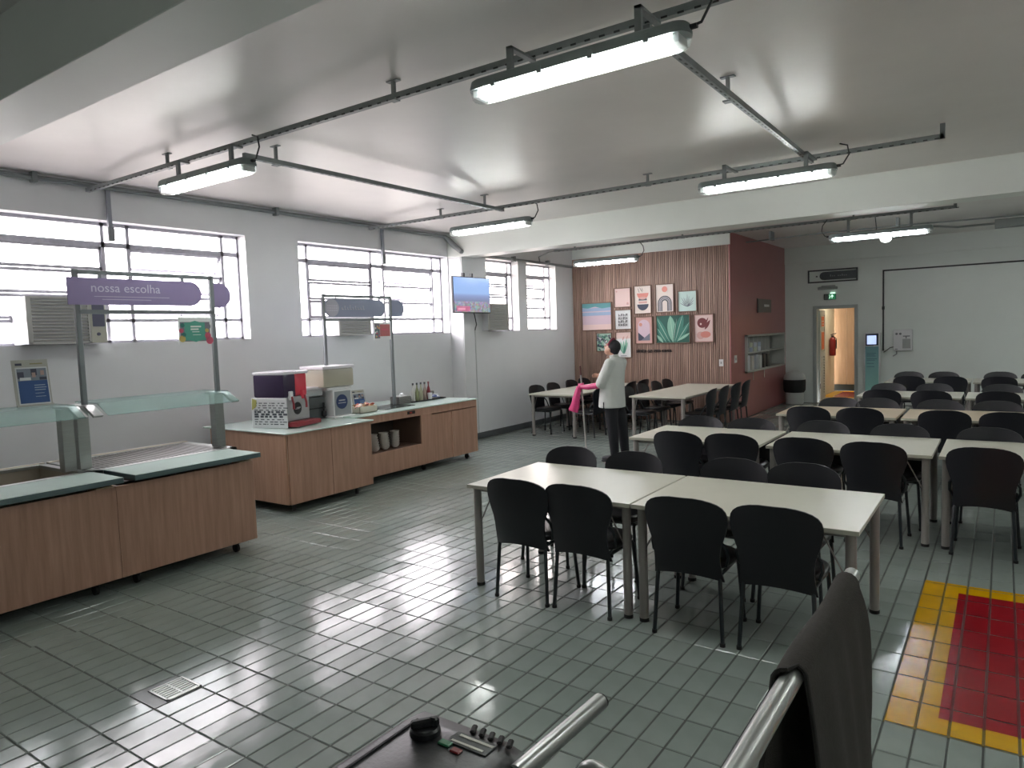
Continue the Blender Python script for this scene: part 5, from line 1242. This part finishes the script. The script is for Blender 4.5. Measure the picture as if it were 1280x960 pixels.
fuse(o, 'hair', HAIR, pr, .009, 2)
o = G(); ring = []
for k in range(25):
    a = PI*k/24; ring.append(HT @ Vector((-.022+.012*math.sin(a), .09*math.cos(a), .035+.10*math.sin(a))))
o.tube(ring, .014, 8).build('headband', BAND).parent = pr
# shirt
s_ = G()
loft(s_, [(-.04, 0, .755, .182, .215), (-.04, 0, .85, .175, .215), (-.035, 0, .98, .165, .205), (-.025, 0, 1.12, .155, .20), (-.01, 0, 1.25, .150, .205), (.005, 0, 1.34, .132, .205), (.02, 0, 1.40, .10, .17), (.02, 0, 1.44, .068, .09), (.015, 0, 1.462, .060, .068)])
for sh, el in ((LS, LE), (RS, RE)):
    sh = Vector(sh); el = Vector(el); limb(s_, [sh, sh.lerp(el, .5), sh.lerp(el, .92)], [.075, .072, .070])
sh_ = fuse(s_, 'shirt', SHIRT, pr, .011, 3)
q = G().box((-.065, -.221, .752), (-.055, -.196, .84)).build('side_slit', TROU); q.parent = sh_
q = G().tube([(-.03, -.05, 1.462), (-.05, 0, 1.448), (-.03, .05, 1.462), (.03, .062, 1.475), (.07, 0, 1.475), (.03, -.062, 1.475), (-.03, -.05, 1.462)], .012, 8).build('collar', SHIRT); q.parent = sh_
q = G()
for k in range(5): q.ball((-.216+.018*k, 0, .86+.11*k), .008, 8, 6)
q = q.build('buttons', GREYP); q.parent = sh_
# trousers
tr = G(); loft(tr, [(-.02, 0, .74, .12, .17), (-.03, 0, .86, .11, .16), (-.03, 0, .92, .10, .15)])
limb(tr, [(-.01, -.09, .78), (.01, -.10, .48), (.035, -.10, .10)], [.100, .078, .060]); limb(tr, [(.0, .09, .78), (.06, .10, .48), (.095, .10, .10)], [.100, .078, .060])
fuse(tr, 'trousers', TROU, pr, .012, 3)
for nm_, dx, y in (('left', .0, -.10), ('right', .06, .10)):
    o = G(); limb(o, [(dx+.06, y, .05), (dx-.02, y, .052), (dx-.13, y, .04)], [.045, .046, .036]); o.box((dx-.165, y-.042, .0), (dx+.10, y+.042, .022), .008)
    for p in [(dx+.03, y, .06)]: o.ball(p, (.05, .045, .05))
    so = fuse(o, 'shoe', SHOE, pr, .010, 2)
# pink glove (a gauntlet closed round the mop)
gl = G(); limb(gl, [(-.14, -.228, 1.07), (-.30, -.187, 1.043), (-.42, -.14, 1.04)], [.046, .038, .032])
gl.ball((-.462, -.10, 1.045), (.05, .03, .045), 12, 8)
mx_, my_ = -.487, -.06      # the mop crosses the hand here
for k in range(4):
    z = 1.075-.021*k
    limb(gl, [(-.47, -.105, z), (mx_-.03, my_-.03, z), (mx_-.035, my_+.015, z), (mx_-.005, my_+.035, z), (mx_+.02, my_+.022, z)], [.0115, .0115, .011, .0105, .010], 8)
limb(gl, [(-.455, -.085, 1.075), (mx_+.035, my_-.01, 1.085), (mx_+.012, my_+.03, 1.078)], [.013, .0125, .011], 8)
fuse(gl, 'glove', PINK, pr, .0075, 2)
# mop
t = thing('mop', (-4.86, 8.72, 0), 'mop with pale handle and red tip held upright by the worker', 'mop')
px_, py_ = -4.42+mx_, 8.78+my_
top = Vector((px_-.012, py_-.0, 1.33)); bot = Vector((px_+.055, py_+.0, .04))
G().tube([bot, bot.lerp(top, .84)], .012, 10).build('handle', mat('mop_handle', 'a7a49f', .4), t)
G().tube([bot.lerp(top, .84), bot.lerp(top, .90)], .013, 10).build('grip_collar', GREYP, t)
G().tube([bot.lerp(top, .90), top], .011, 10).build('handle_tip', mat('mop_tip', '5c2a2a', .5), t)
G().tube([bot+Vector((0, 0, .06)), bot], [.016, .022], 10).box((bot.x-.03, bot.y-.16, .015), (bot.x+.05, bot.y+.10, .04), .006).build('clamp', BLACKM, t)
hd = G(); random.seed(5)
for k in range(34):
    a = random.uniform(-.15, .1); r = random.uniform(-.03, .05); e = random.uniform(-.04, .09)
    hd.tube([(bot.x+r*.4, bot.y+a, .03), (bot.x+r+e*.5, bot.y+a*1.1, .018), (bot.x+r+e, bot.y+a*1.25, .006)], .006, 5)
tag(hd.build('mop_strings', mat('mop_strings', '3f4a4d', .9), t), kind='stuff')
# hanging pink cloth
t = thing('pink_cloth', (px_-.07, py_, .7), 'pink cleaning cloth hanging below the gloved hand', 'cloth')
g = G(); R = []
for j in range(9):
    f = j/8; z = 1.03-.345*f; cx = px_-.02-.10*f; wx = .035+.038*f; wy = .022+.01*f
    R.append([(cx+wx*math.cos(a)*(1+.12*math.cos(5*a+j)), py_-.035+wy*math.sin(a)*(1+.2*math.cos(4*a)), z-.02*math.cos(a)) for a in [2*PI*k/20 for k in range(20)]])
g.rings(R).build('fabric', PINK, t, ang=80)
